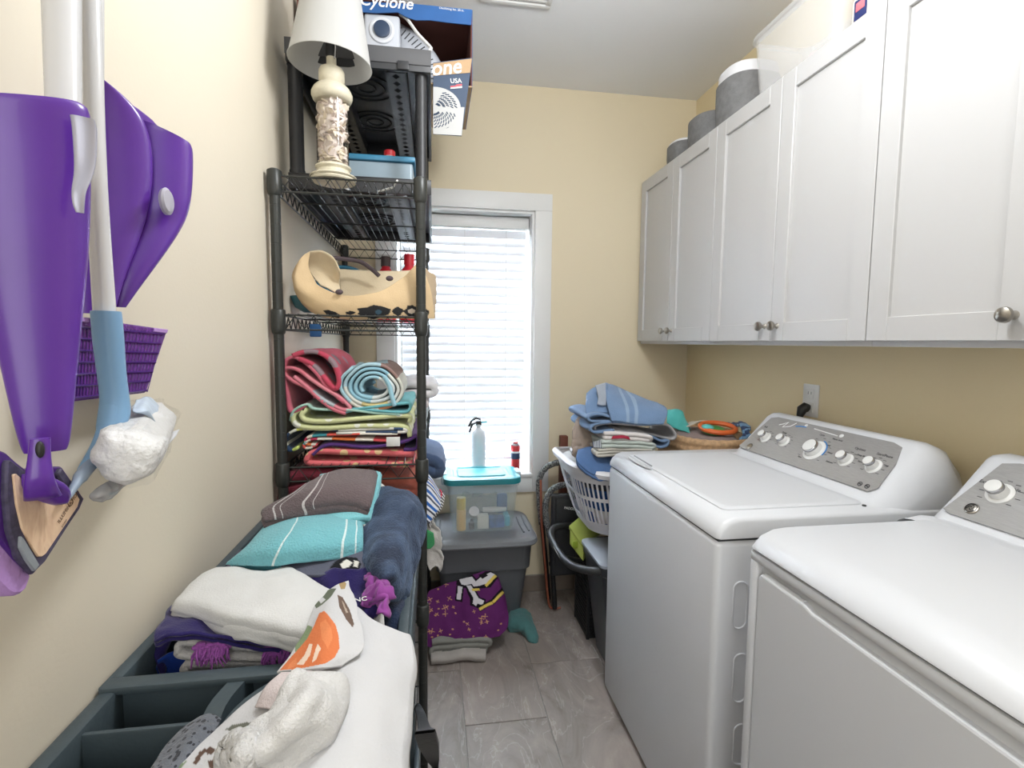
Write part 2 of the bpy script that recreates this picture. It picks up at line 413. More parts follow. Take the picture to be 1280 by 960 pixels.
for x in (WX0+.09, .5*(WX0+WX1), WX1-.135): G().tube([(x, yb-.027, WZ1-.07), (x, yb-.027, z+.02)], .0012, 6).build('cord', M_['white_paint'], bl)
G().tube([(WX0+.028, yb-.034, WZ1-.07), (WX0+.03, yb-.036, 1.12)], .004, 8).build('wand', M_['white_paint'], bl)
# things on the sill
def can(name, label, cat, c, r, h, m, capm, n=24):
    t = thing(name, label, cat, c)
    G().lathe([(r*.9, 0), (r, .004), (r, h*.86), (r*.93, h*.9), (r*.62, h*.94), (r*.6, h*.95)], c, n).build('body', m, t)
    G().lathe([(r*.58, h*.93), (r*.58, h*.99), (r*.5, h)], c, n).build('cap', capm, t); return t
ext = at(598, 590, Y=2.630); ZS = WZ0+.0125
t = thing('fire_extinguisher', 'white fire extinguisher with black lever on the window sill', 'extinguisher', (ext.x, 2.630, ZS))
G().lathe([(.035, 0), (.038, .005), (.038, .20), (.034, .222), (.02, .238), (.012, .245), (.012, .262)], (ext.x, 2.630, ZS)).build('cylinder', mat('white_bottle', rgb(214, 218, 222), .35), t)
g = G(); b0_ = Vector((ext.x, 2.630, ZS+.262)); g.box(b0_-Vector((.014, .010, .004)), b0_+Vector((.014, .010, .018)), .003)
g.tube([b0_+Vector((.012, 0, .024)), b0_+Vector((-.012, 0, .034)), b0_+Vector((-.038, -.004, .020)), b0_+Vector((-.052, -.006, -.012))], [.006, .008, .007, .005], 8)
g.tube([b0_+Vector((-.008, 0, .012)), b0_+Vector((-.034, -.002, .0)), b0_+Vector((-.048, -.004, -.040))], [.005, .006, .005], 8)
g.build('lever', M_['black'], t)
G().tube([b0_+Vector((.012, 0, .010)), b0_+Vector((.044, -.004, .014))], .005, 8).build('nozzle', mat('teal_nozzle', rgb(60, 150, 160), .4), t)
c2 = at(644, 586, Y=2.630)
redcan = N('red_can'); tc = redcan.n('ShaderNodeTexCoord'); sp = redcan.n('ShaderNodeSeparateXYZ'); redcan.l(tc.outputs['Generated'], sp.inputs[0])
redcan.l(redcan.ramp(sp.outputs[2], [(0, rgb(205, 58, 66)), (.1, rgb(200, 62, 62)), (.48, rgb(44, 62, 96)), (.68, rgb(214, 214, 214)), (.74, rgb(208, 60, 66)), (.93, rgb(150, 150, 155))], 'CONSTANT'), redcan.b.inputs['Base Color']); redcan.b.inputs['Roughness'].default_value = .3
can('spray_can', 'red aerosol can with dark blue label on the right end of the sill', 'can', (c2.x, 2.630, ZS), .024, .165, redcan.m, mat('red_cap', rgb(190, 60, 60), .4))
# outlet, plug, plate on the right wall
o1 = thing('wall_outlet', 'white duplex outlet behind the washer, with a black plug in its lower socket', 'outlet', (XR, 1.675, 1.145))
G().box((XR-.006, 1.635, 1.085), (XR, 1.712, 1.205), .002).build('plate', M_['white_paint'], o1)
for z in (1.170, 1.120):
    f_ = G().box((XR-.009, 1.656, z-.017), (XR-.0055, 1.691, z+.017), .0015).build('socket', M_['white_paint'], o1)
    g = G(); g.box((XR-.0095, 1.665, z-.002), (XR-.0088, 1.667, z+.008)); g.box((XR-.0095, 1.680, z-.002), (XR-.0088, 1.682, z+.008)); g.build('slot', M_['dark'], f_)
G().tube([(XR-.010, 1.672, 1.120), (XR-.022, 1.674, 1.120), (XR-.034, 1.677, 1.112), (XR-.040, 1.678, 1.09), (XR-.042, 1.68, 1.05), (XR-.04, 1.685, .95)], [.011, .019, .018, .012, .006, .006], 12).build('power_plug', M_['black'], tag(thing('power_cord', 'black plug and cord in the wall outlet behind the washer', 'plug', (XR-.03, 1.676, 1.1))))
tag(G().box((XR-.004, 1.462, .98), (XR, 1.66, 1.062), .001).build('wall_box', M_['white_paint']), 'flat white cover plate on the right wall under the outlet', 'cover plate')
# ================================================================ UPPER CABINETS
CX = 1.08; CZ0, CZ1 = 1.357, 2.183
ys = [2.597, at(842, 431, X=CX).y, 1.877, at(962, 425, X=CX).y, 1.139, .775, .41]
ys[1] = (ys[0]+ys[2])/2 - .0 ; ys[3] = (ys[2]+ys[4])/2
kn = []
lab = ['white two-door wall cabinet at the far end by the window wall', 'middle white two-door wall cabinet, above the washer', 'nearest white wall cabinet, above the dryer']
for c in range(3):
    ya, ym, yb_ = ys[2*c], ys[2*c+1], ys[2*c+2]
    t = thing('wall_cabinet', lab[c], 'cabinet', (1.24, (ya+yb_)/2, CZ0), 'white wall cabinets over the machines')
    g = G(); g.box((CX+.02, yb_+.0005, CZ0-.010), (XR-.001, ya-.0005, CZ1-.004), .001)
    g.build('body', M_['cab'], t)
    for (d0, d1, kside) in ((ym, ya, -1), (yb_, ym, 1)):
        y0, y1 = d0+.0016, d1-.0016; z0, z1 = CZ0+.004, CZ1; sw = .058
        g = G(); x0, x1 = CX, CX+.0195
        g.box((x0, y0, z0), (x1, y0+sw, z1), .0015, 1); g.box((x0, y1-sw, z0), (x1, y1, z1), .0015, 1)
        g.box((x0, y0+sw, z0), (x1, y1-sw, z0+sw), .0015, 1); g.box((x0, y0+sw, z1-sw), (x1, y1-sw, z1), .0015, 1)
        g.box((x0+.0095, y0+sw-.004, z0+sw-.004), (x1-.001, y1-sw+.004, z1-sw+.004))
        d = g.build('door', M_['cab'], t, smooth=False)
        ky = y0+.030 if kside < 0 else y1-.030; kz = CZ0+.052
        A = Matrix(((0, 0, -1), (0, 1, 0), (1, 0, 0)))
        G().lathe([(.009, 0), (.006, .004), (.006, .012), (.012, .016), (.0155, .022), (.0145, .028), (.008, .0315), (.001, .032)], (CX, ky, kz), 20, A).build('knob', M_['nickel'], d)
# things on top of the cabinets
FELT = mat('grey_felt', rgb(120, 120, 120), .95, var=.15, vscale=40, bump=.6, bscale=300)
def felt(px, py, X, r, h, lid, label):
    """round fabric bin; px,py = its left top corner seen over the cabinet edge"""
    y = px
    t = thing('fabric_bin', label, 'storage bin', (X, y, CZ1-.003), 'grey fabric bins on the cabinets')
    z = CZ1-.003
    R = []
    def ring(rr, zz, k=2.6):
        out = []
        for j in range(36):
            a = 2*PI*j/36; ca, sa = math.cos(a), math.sin(a)
            out.append(Vector((X+rr*math.copysign(abs(ca)**(2/k), ca), y+rr*math.copysign(abs(sa)**(2/k), sa), z+zz)))
        return out
    G().rings([ring(r*.9, 0), ring(r*.95, .004), ring(r, h*.5), ring(r, h-.004), ring(r*.985, h), ring(r*.96, h-.004), ring(r*.95, .01)]).build('wall', FELT, t)
    if lid: G().rings([ring(r*.93, h-.05), ring(r*.93, h+lid-.006), ring(r*.90, h+lid), ring(r*.80, h+lid-.008), ring(r*.78, h-.03)]).build('liner', mat('white_liner', rgb(222, 222, 224), .6), t)
felt(2.345, 0, 1.195, .085, .105, .012, 'smallest grey fabric bin on the cabinets, farthest from the camera')
felt(2.115, 0, 1.20, .100, .130, 0, 'grey fabric bin without lid, middle of the three on the cabinets')
felt(1.875, 0, 1.195, .105, .165, .042, 'tallest grey fabric bin on the cabinets, with a white liner showing')
# translucent tote
tr = N('clear_plastic'); tr.b.inputs['Base Color'].default_value = (.92, .93, .94, 1); tr.b.inputs['Roughness'].default_value = .25
tb = tr.n('ShaderNodeBsdfTransparent'); mxs = tr.n('ShaderNodeMixShader', Fac=.16); tr.l(tb.outputs[0], mxs.inputs[1]); tr.l(tr.b.outputs[0], mxs.inputs[2]); tr.l(mxs.outputs[0], tr.t.nodes['Material Output'].inputs[0])
CLEAR = tr.m
def clearish(name, f, c=(.92, .93, .94)):
    tr = N(name); tr.b.inputs['Base Color'].default_value = (*c, 1); tr.b.inputs['Roughness'].default_value = .25
    tb = tr.n('ShaderNodeBsdfTransparent'); mxs = tr.n('ShaderNodeMixShader', Fac=f); tr.l(tb.outputs[0], mxs.inputs[1]); tr.l(tr.b.outputs[0], mxs.inputs[2]); tr.l(mxs.outputs[0], tr.t.nodes['Material Output'].inputs[0]); return tr.m
MILKY = clearish('milky_plastic', .30, (.82, .83, .84)); TINT = clearish('tinted_plastic', .17, (.75, .86, .88))
def rrect(cx, cy, z, a, b, r, n=6):
    out = []
    for q, (sx, sy) in enumerate(((1, 1), (-1, 1), (-1, -1), (1, -1))):
        for j in range(n+1):
            an = q*PI/2+j/n*PI/2
            out.append(Vector((cx+sx*(a-r)+r*math.cos(an), cy+sy*(b-r)+r*math.sin(an), z)))
    return out
def tubbox(cx, cy, z0, z1, a0, b0, a1, b1, th=.003, r=.03, rim=.008):
    R = [rrect(cx, cy, z0, a0, b0, r), rrect(cx, cy, z1-.012, a1, b1, r+.006), rrect(cx, cy, z1-.012, a1+rim, b1+rim, r+.01), rrect(cx, cy, z1, a1+rim, b1+rim, r+.01), rrect(cx, cy, z1, a1-th, b1-th, r+.005), rrect(cx, cy, z0+th, a0-th, b0-th, r)]
    return G().rings(R)
t = thing('clear_storage_box', 'clear open plastic box with pink things inside, lying on the cabinets', 'storage box', (1.21, 1.515, CZ1))
tubbox(1.215, 1.515, CZ1-.002, CZ1+.215, .10, .185, .115, .205, r=.04).build('tub', MILKY, t)
t = sheet('pink_gift_bag', [row([(1.14, 0, 0)]*1) or [] for _ in ()] or [[Vector((1.14, 1.38, 2.20)), Vector((1.14, 1.50, 2.235)), Vector((1.14, 1.65, 2.225))], [Vector((1.21, 1.38, 2.22)), Vector((1.21, 1.52, 2.25)), Vector((1.21, 1.65, 2.235))], [Vector((1.28, 1.38, 2.20)), Vector((1.28, 1.52, 2.22)), Vector((1.28, 1.65, 2.21))]], cloth('pink_white_wrap', rgb(225, 200, 200), spots=(rgb(228, 130, 145), 16, .35)), t=.006, nu=20, nv=20, wr=.02, drop=.03)
tag(t, 'crumpled pink and white wrapping inside the clear box on the cabinets', 'wrapping')
bc = Vector((1.15, 1.235, CZ1-.003))
t = thing('detergent_bottle', 'white bottle with dark blue cap on the cabinets beside the clear box', 'bottle', bc)
G().rings([rrect(bc.x, bc.y, bc.z+z_, a, b, r) for z_, a, b, r in ((0, .046, .046, .02), (.012, .048, .048, .02), (.075, .048, .048, .02), (.092, .040, .040, .02), (.098, .03, .03, .015))]).build('body', mat('beige_plastic', rgb(214, 206, 196), .35), t)
G().lathe([(.036, .098), (.036, .112), (.033, .114), (.031, .165), (.028, .170), (.001, .170)], bc, 28).build('cap', mat('blue_cap', rgb(30, 66, 140), .3), t)
lb = G().box((bc.x-.0495, bc.y-.012, bc.z+.02), (bc.x-.0475, bc.y+.028, bc.z+.07), .0005).build('label', mat('navy_label', rgb(40, 50, 100), .4), t)
G().box((bc.x-.0505, bc.y-.006, bc.z+.040), (bc.x-.0490, bc.y+.022, bc.z+.062), .0003).build('sticker', mat('pink_label', rgb(205, 110, 120), .4), lb)
# ================================================================ WASHER AND DRYER
EN = M_['enamel']
PAN = N('brushed_grey_panel'); tc = PAN.n('ShaderNodeTexCoord'); mp = PAN.n('ShaderNodeMapping'); mp.inputs['Scale'].default_value = (60, 3, 60); PAN.l(tc.outputs['Object'], mp.inputs[0])
nz = PAN.n('ShaderNodeTexNoise', Scale=14, Detail=3); PAN.l(mp.outputs[0], nz.inputs[0]); PAN.l(PAN.ramp(nz.outputs[0], [(.3, rgb(158, 157, 156)), (.7, rgb(172, 171, 170))]), PAN.b.inputs['Base Color'])
PAN.b.inputs['Metallic'].default_value = .35; PAN.b.inputs['Roughness'].default_value = .38; PAN = PAN.m
INK = mat('dark_ink', rgb(70, 70, 74), .5); WINK = mat('white_ink', rgb(235, 235, 235), .4); BLUE = mat('blue_ring', rgb(40, 130, 205), .4)
FX = .651
# console cross-section (X, Z) and its sloped face
FB, FT = Vector((1.105, 0, .962)), Vector((1.222, 0, 1.088))
SL = (FT-FB).normalized(); SN = Vector((-SL.z, 0, SL.x))     # up the slope, and out of it
def face(y, s, out=0): return FB+SL*s+SN*out+Vector((0, y, 0))   # s metres up the face
def console(y0, y1, parent, zd):
    prof = [(1.045, zd-.004), (1.085, zd+.003), (1.101, FB.z-.007), (1.222, FT.z+.002), (1.238, FT.z+.011), (1.262, FT.z+.012), (1.30, FT.z-.003), (1.325, 1.05), (1.33, .97), (1.33, zd-.03)]
    R = []
    def sec(y, f, g_):
        out = []
        for x, z in prof:
            out.append(Vector((1.045+(x-1.045)*1.0 + (1-g_)*(.055 if x > 1.09 and x < 1.3 else 0), y, zd-.03+(z-zd+.03)*f)))
        return out
    for y, f, g_ in ((y0-.048, .30, 0), (y0-.042, .55, .2), (y0-.030, .82, .6), (y0-.012, .96, .9), (y0+.008, 1, 1), (y1-.008, 1, 1), (y1+.012, .96, .9), (y1+.030, .82, .6), (y1+.042, .55, .2), (y1+.048, .30, 0)): R.append(sec(y, f, g_))
    c = G().rings(R).build('console', EN, parent, sharp=50)
    L = (FT-FB).length
    def P(y, s): return face(y, s, .0012)
    w0 = .012; pts = []
    out = [(y0+.02, .012), (y0+.004, .03), (y0+.010, .11), (y0+.03, L-.008), (y0+.06, L+.001), (y1-.06, L+.001), (y1-.03, L-.008), (y1-.004, .05), (y1+.004, .018), (y1-.012, .012)]
    poly = [P(a, b) for a, b in out]
    pn = G().prism(poly, (0, 0, 0), SN*.0022).build('face_panel', PAN, c, smooth=False)
    return c, pn
AS = Matrix((Vector((0, 1, 0)).cross(SN), Vector((0, 1, 0)), SN)).transposed()   # local z -> out of the face
def knob(y, s, r, par, ring=False):
    c = face(y, s, .0034)
    g = G().lathe([(r*1.38, 0), (r*1.38, .0012), (r*1.2, .0035), (r*1.05, .004)], c, 28, AS); k = g.build('knob_base', M_['white_paint'], par)
    g = G(); g.lathe([(r*1.0, .004), (r*.98, .012), (r*.86, .020)], c, 28, AS); g.build('knob_skirt', M_['white_paint'], k)
    G().lathe([(r*.90, .0185), (r*.90, .024), (r*.84, .0262), (r*.80, .0262)], c, 28, AS).build('chrome_ring', M_['chrome'], k)
    G().lathe([(r*.80, .024), (r*.80, .0275), (r*.6, .0285), (.0005, .029)], c, 28, AS).build('knob_cap', M_['white_paint'], k)
    # dial marks
    g = G()
    for j in range(9):
        a = -2.2+j*.55; d = Vector((0, math.sin(a), 0))*r*1.85+SL*math.cos(a)*r*1.85
        q = c+d; g.box(q+Vector((-.001, -.0045, -.0004)), q+Vector((.001, .0045, .0006)))
    g.build('dial_mark', INK, par, smooth=False)
    if ring:
        R = [c+SN*.0012+(Vector((0, math.sin(a), 0))+SL*math.cos(a))*r*1.5 for a in [(-.2)-(i/14)*1.6 for i in range(15)]]
        G().tube(R, .0016, 6).build('blue_ring', BLUE, par)
def cabinet_box(name, lo, hi, par, r=.02): return G().box(lo, hi, r, 3).build(name, EN, par)
WY0, WY1, ZS_ = 1.060, 1.800, .895
wa = thing('washing_machine', 'white top-loading washer with five dials, between laundry basket and dryer', 'washer', (1.0, 1.43, 0))
G().box((FX, WY0, .022), (1.33, WY1, ZS_-.003), .016, 3).build('body', EN, wa)
G().box((FX+.006, WY0+.006, ZS_-.006), (1.32, WY1-.006, ZS_+.004)).build('seam', M_['dark'], wa)
for x in (FX+.05, 1.28):
    for y in (WY0+.05, WY1-.05): G().lathe([(.018, 0), (.018, .012), (.008, .013), (.008, .03)], (x, y, 0), 16).build('foot', M_['black'], wa)
def deck(y0, y1, zd, par, name='top'):
    """top cap with a big soft front edge"""
    prof = [(FX, ZS_+.001), (FX, ZS_+.012), (FX+.008, zd-.022), (FX+.024, zd-.007), (FX+.045, zd), (1.33, zd), (1.33, ZS_+.001)]
    R = []
    for y, k in ((y0, .010), (y0+.004, .004), (y0+.012, 0), (y1-.012, 0), (y1-.004, .004), (y1, .010)):
        R.append([Vector((x+(k if i < 5 else 0), y, z-(k if z > ZS_+.01 else 0))) for i, (x, z) in enumerate(prof)])
    return G().rings(R).build(name, EN, par, sharp=50)
ZD = .945
dk = deck(WY0, WY1, ZD, wa)
# lid with raised lip and finger notch
lx0, lx1, ly0, ly1 = FX+.048, 1.085, WY0+.055, WY1-.075
def rr(cx0, cx1, cy0, cy1, z, r, n=5): return rrect((cx0+cx1)/2, (cy0+cy1)/2, z, (cx1-cx0)/2, (cy1-cy0)/2, r, n)
lid = G().rings([rr(lx0-.002, lx1, ly0-.002, ly1+.002, ZD-.002, .018), rr(lx0-.002, lx1, ly0-.002, ly1+.002, ZD+.0035, .018), rr(lx0+.004, lx1-.006, ly0+.004, ly1-.004, ZD+.0075, .018), rr(lx0+.018, lx1-.02, ly0+.018, ly1-.018, ZD+.006, .018)]).build('lid', EN, wa, sharp=50)
# finger pocket in front of the lid
py_ = (ly1-.11)
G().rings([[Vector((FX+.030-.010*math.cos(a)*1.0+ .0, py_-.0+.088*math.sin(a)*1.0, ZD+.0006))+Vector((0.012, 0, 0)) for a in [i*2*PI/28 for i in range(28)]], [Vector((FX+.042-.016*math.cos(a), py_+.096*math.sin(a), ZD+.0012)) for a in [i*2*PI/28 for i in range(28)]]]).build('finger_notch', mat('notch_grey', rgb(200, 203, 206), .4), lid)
G().tube([(lx0+.002, py_-.08, ZD+.0075), (lx0+.004, py_+.07, ZD+.0075)], .0022, 6).build('notch_shade_line', mat('notch_shade', rgb(150, 152, 155), .5), lid)  # grey line painting the shade along the lid at the notch
for y in (ly0-.012,): G().lathe([(.005, 0), (.005, .003), (.001, .004)], (1.075, y, ZD), 12).build('lid_bumper', M_['dark'], wa)
con, pn = console(1.112, 1.695, wa, ZD)
def on_face(px, py):
    d = ray(px, py); c = face(0, 0, .0034); t = (c-CAM).dot(SN)/d.dot(SN); p = CAM+d*t; return p.y, (p-FB).dot(SL)
for (px, py, r, ring) in ((957, 547, .0175, 0), (980, 552, .0175, 0), (1018, 563, .030, 1), (1057, 575, .0185, 0), (1092, 583, .0185, 0)):
    y, s = on_face(px, py); knob(y, s, r*.88, pn, ring)
def ink(y, s, txt, size, m=INK, bold=0): return text(txt, face(y, s, .0036), (0, -1, 0), SL, size, m, 'printed_text', pn, bold=bold)
for px, py, tx, sz in ((955, 534, 'Soil', .011), (977, 541, 'Temp', .010), (1024, 544, 'Cycle', .009), (1030, 556, 'Normal', .0075), (1034, 566, 'Heavy', .0075), (1032, 577, 'Delicates', .007), (997, 571, 'Rinse', .007), (1068, 561, 'Options', .011), (1071, 569, 'Deep fill', .0075), (1072, 577, 'Second rinse', .007), (1095, 568, 'Start/Pause', .011), (1105, 583, 'Off', .008), (1040, 549, 'Water level', .008)):
    y, s = on_face(px, py); ink(y, s, tx, sz)
y, s = on_face(1018, 536); y2, s2 = on_face(1047, 545)
G().tube([face(y, s, .0036), face(y2, s2, .0036)], .0016, 6).build('light_strip', WINK, pn)
for px, py, r in ((1052, 545, .007), (1008, 532, .006)):
    y, s = on_face(px, py); G().lathe([(r, 0), (r*.9, .0015), (.001, .0018)], face(y, s, .0034), 20, AS).build('button', M_['white_paint'], pn)
def swoosh(pts, m, r=.0014): G().tube([face(*on_face(*q), .0036) for q in pts], r, 6).build('printed_swoosh', m, pn)
swoosh([(974, 531), (979, 530), (986, 528), (978, 534), (988, 533), (996, 529)], WINK); swoosh([(995, 533), (1001, 533), (1008, 534)], BLUE, .002)
for px, py in ((937, 558),):
    y, s = on_face(px, py); e = G().lathe([(.0125, 0), (.0125, .002), (.010, .003), (.001, .003)], face(y, s, .0034), 24, AS).build('emblem', M_['nickel'], pn)
for px, py in ((1075, 605), (1084, 608)):
    y, s = on_face(px, py); g = G(); g.tube([face(y, s, .004)+(Vector((0, math.sin(a), 0))+SL*math.cos(a))*.006 for a in [i*PI/6 for i in range(12)]], .0012, 5, closed=True); g.box(face(y, s, .003)-Vector((.0012, .003, .0012)), face(y, s, .005)+Vector((.0012, .003, .0012))); g.build('printed_symbol', INK, pn)
# side panel emboss (near side)
for ya_, yb_ in ((727, 785), (817, 877), (905, 955)):
    pa_, pb_ = at(926, ya_, Y=WY0), at(926, yb_, Y=WY0); hz = (pa_.z-pb_.z)/2-.018; zc_ = (pa_.z+pb_.z)/2
    R = [Vector((pa_.x+.018*math.cos(a), WY0-.0008, zc_+(hz if math.sin(a) > 0 else -hz)+.018*math.sin(a))) for a in [i*PI/10+.01 for i in range(20)]]
    G().tube(R, .0020, 6, closed=True).build('side_emboss', EN, wa)
# ---- dryer
DY0, DY1, ZD2 = .175, .938, .962
dr = thing('clothes_dryer', 'white front-loading dryer in the near right corner, wide handle slot across its door', 'dryer', (1.0, .55, 0))
g = G(); g.box((FX+.014, DY0, .022), (1.33, DY1, ZS_+.018), .012, 3); g.build('body', EN, dr)
for x in (FX+.05, 1.28):
    for y in (DY0+.05, DY1-.05): G().lathe([(.018, 0), (.018, .012), (.008, .013), (.008, .03)], (x, y, 0), 16).build('foot', M_['black'], dr)
G().box((FX+.006, DY0+.006, ZS_+.030), (1.32, DY1-.006, ZS_+.037)).build('seam', M_['dark'], dr)
prof_z = ZS_+.036
def deck2(y0, y1, zd):
    prof = [(FX-.002, prof_z), (FX-.001, prof_z+.006), (FX+.018, zd-.014), (FX+.045, zd-.003), (FX+.075, zd), (1.33, zd), (1.33, prof_z)]
    R = []
    for y, k in ((y0, .014), (y0+.005, .005), (y0+.016, 0), (y1-.016, 0), (y1-.005, .005), (y1, .014)):
        R.append([Vector((x+(k if i < 5 else 0), y, z-(k*.8 if z > prof_z+.004 else 0))) for i, (x, z) in enumerate(prof)])
    return G().rings(R).build('top', EN, dr, sharp=50)
ZD2 = .972
deck2(DY0, DY1+.004, ZD2)
# front frame around the door: top strip, posts
g = G(); fz1 = ZS_+.030
g.box((FX, DY0, fz1-.020), (FX+.03, DY1, fz1), .004, 2); g.box((FX, DY0, .06), (FX+.03, DY0+.02, fz1-.016), .004, 2); g.box((FX, DY1-.024, .06), (FX+.03, DY1, fz1-.016), .006, 2)
g.box((FX, DY0, .03), (FX+.03, DY1, .085), .004, 2)
g.build('front_frame', EN, dr)
# recessed channel above the door and the door panel with its lip
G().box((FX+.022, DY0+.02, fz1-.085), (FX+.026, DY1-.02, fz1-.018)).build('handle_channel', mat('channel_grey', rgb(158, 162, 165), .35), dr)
dz = .878
yl = at(1003, 756, X=FX).y
poly = [Vector((FX+.001, DY1-.030, .095)), Vector((FX+.001, DY1-.030, dz+.008)), Vector((FX+.001, yl+.002, dz+.008)), Vector((FX+.001, yl-.02, dz+.022)), Vector((FX+.001, DY0+.03, dz+.022)), Vector((FX+.001, DY0+.03, .095))]
poly = [Vector((FX+.001, DY1-.027, .095)), Vector((FX+.001, DY1-.027, dz)), Vector((FX+.001, DY1-.036, dz+.010)), Vector((FX+.001, yl, dz+.010)), Vector((FX+.001, yl-.022, dz+.004)), Vector((FX+.001, DY0+.03, dz+.004)), Vector((FX+.001, DY0+.03, .095))]
dd = G().prism(poly, (0, 0, 0), (.020, 0, 0), .0045, 2).build('door', EN, dr, smooth=False)
G().tube([(FX+.009, DY1-.042, dz+.0095), (FX+.009, yl+.004, dz+.0095)], .0042, 8).build('handle_lip', M_['enamel'], dd)
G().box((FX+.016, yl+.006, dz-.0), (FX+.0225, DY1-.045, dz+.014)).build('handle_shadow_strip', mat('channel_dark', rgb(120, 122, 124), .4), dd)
FB = FB+Vector((0, 0, .014)); FT = FT+Vector((0, 0, .014))
con2, pn = console(DY0+.06, .935, dr, ZD2)
y, s = on_face(1250, 617); knob(y, s, .0185, pn)
ink(on_face(1222, 604)[0], on_face(1222, 604)[1]+.004, 'Extended Tumble', .011)
for px in (1330, 1390): knob(on_face(px, 640)[0], .06, .018, pn)
y, s = on_face(1215, 636)
e = G().lathe([(.0135, 0), (.0135, .002), (.0115, .0034), (.001, .0034)], face(y, s, .0034), 28, AS).build('emblem', M_['nickel'], pn)
g = G()
for k in range(3):
    a0 = k*2*PI/3
    g.tube([face(y, s, .0072)+(Vector((0, math.sin(a0+a), 0))+SL*math.cos(a0+a))*(.002+.006*a/2.2) for a in [i*.22 for i in range(11)]], .0009, 5)
g.tube([face(y, s, .0072)+(Vector((0, math.sin(a), 0))+SL*math.cos(a))*.0105 for a in [i*PI/9 for i in range(18)]], .0008, 5, closed=True)
g.build('emblem_scroll', M_['black'], e)
# ================================================================ WIRE RACK
RK = M_['rack']
RX0, RX1, RY0, RY1 = -.4145, -.0335, 1.468, 2.55
rk = thing('wire_rack', 'tall black wire shelving unit against the left wall', 'shelf rack', ((RX0+RX1)/2, (RY0+RY1)/2, 0))
for x in (RX0, RX1):
    for y in (RY0, RY1):
        pr = [(.012, 0), (.0135, .02)]
        z = .03
        while z < 1.76: pr += [(.0135, z), (.0130, z+.0006), (.0130, z+.0018), (.0135, z+.0024)]; z += .0254*2
        pr += [(.0135, 1.795), (.012, 1.801), (.004, 1.803)]
        G().lathe(pr, (x, y, 0), 16).build('post', RK, rk, sharp=14)
SHZ = [.13, .56, .996, 1.418, 1.784]
for z in SHZ:
    g = G(); zt, zb = z, z-.040; i_ = .006
    for zz in (zt, zb):
        g.tube([(RX0+i_, RY0, zz), (RX1-i_, RY0, zz)], .0028, 6); g.tube([(RX0+i_, RY1, zz), (RX1-i_, RY1, zz)], .0028, 6)
        g.tube([(RX0, RY0+i_, zz), (RX0, RY1-i_, zz)], .0028, 6); g.tube([(RX1, RY0+i_, zz), (RX1, RY1-i_, zz)], .0028, 6)
    def zig(a, b, n):
        a, b = Vector(a), Vector(b); P = []
        for k in range(n*2+1):
            p = a.lerp(b, k/(n*2)); p.z = zt-.002 if k % 2 else zb+.002; P.append(p)
        g.tube(P, .0019, 5)
    for y in (RY0, RY1): zig((RX0+.018, y, 0), (RX1-.018, y, 0), 7)
    for x in (RX0, RX1): zig((x, RY0+.018, 0), (x, RY1-.018, 0), 20)
    sh = g.build('shelf', RK, rk)
    for x in (RX0, RX1):
        for y in (RY0, RY1): G().lathe([(.0150, zb-.012), (.0172, zb-.008), (.0188, zb+.002), (.0188, zt+.012), (.0172, zt+.014), (.0145, zt+.015)], (x, y, 0), 18).build('collar', RK, sh)
    g = G()
    n = 15
    for k in range(1, n): x = RX0+(RX1-RX0)*k/n; g.tube([(x, RY0, zt+.003), (x, RY1, zt+.003)], .0015, 4)
    for k in (1, 2, 3): y = RY0+(RY1-RY0)*k/4; g.tube([(RX0, y, zt-.001), (RX1, y, zt-.001)], .0026, 5)
    tag(g.build('wire_grid', RK, sh), kind='stuff')
Z1, Z2, Z3, Z4 = SHZ[4]+.0045, SHZ[3]+.0045, SHZ[2]+.0045, SHZ[1]+.0045
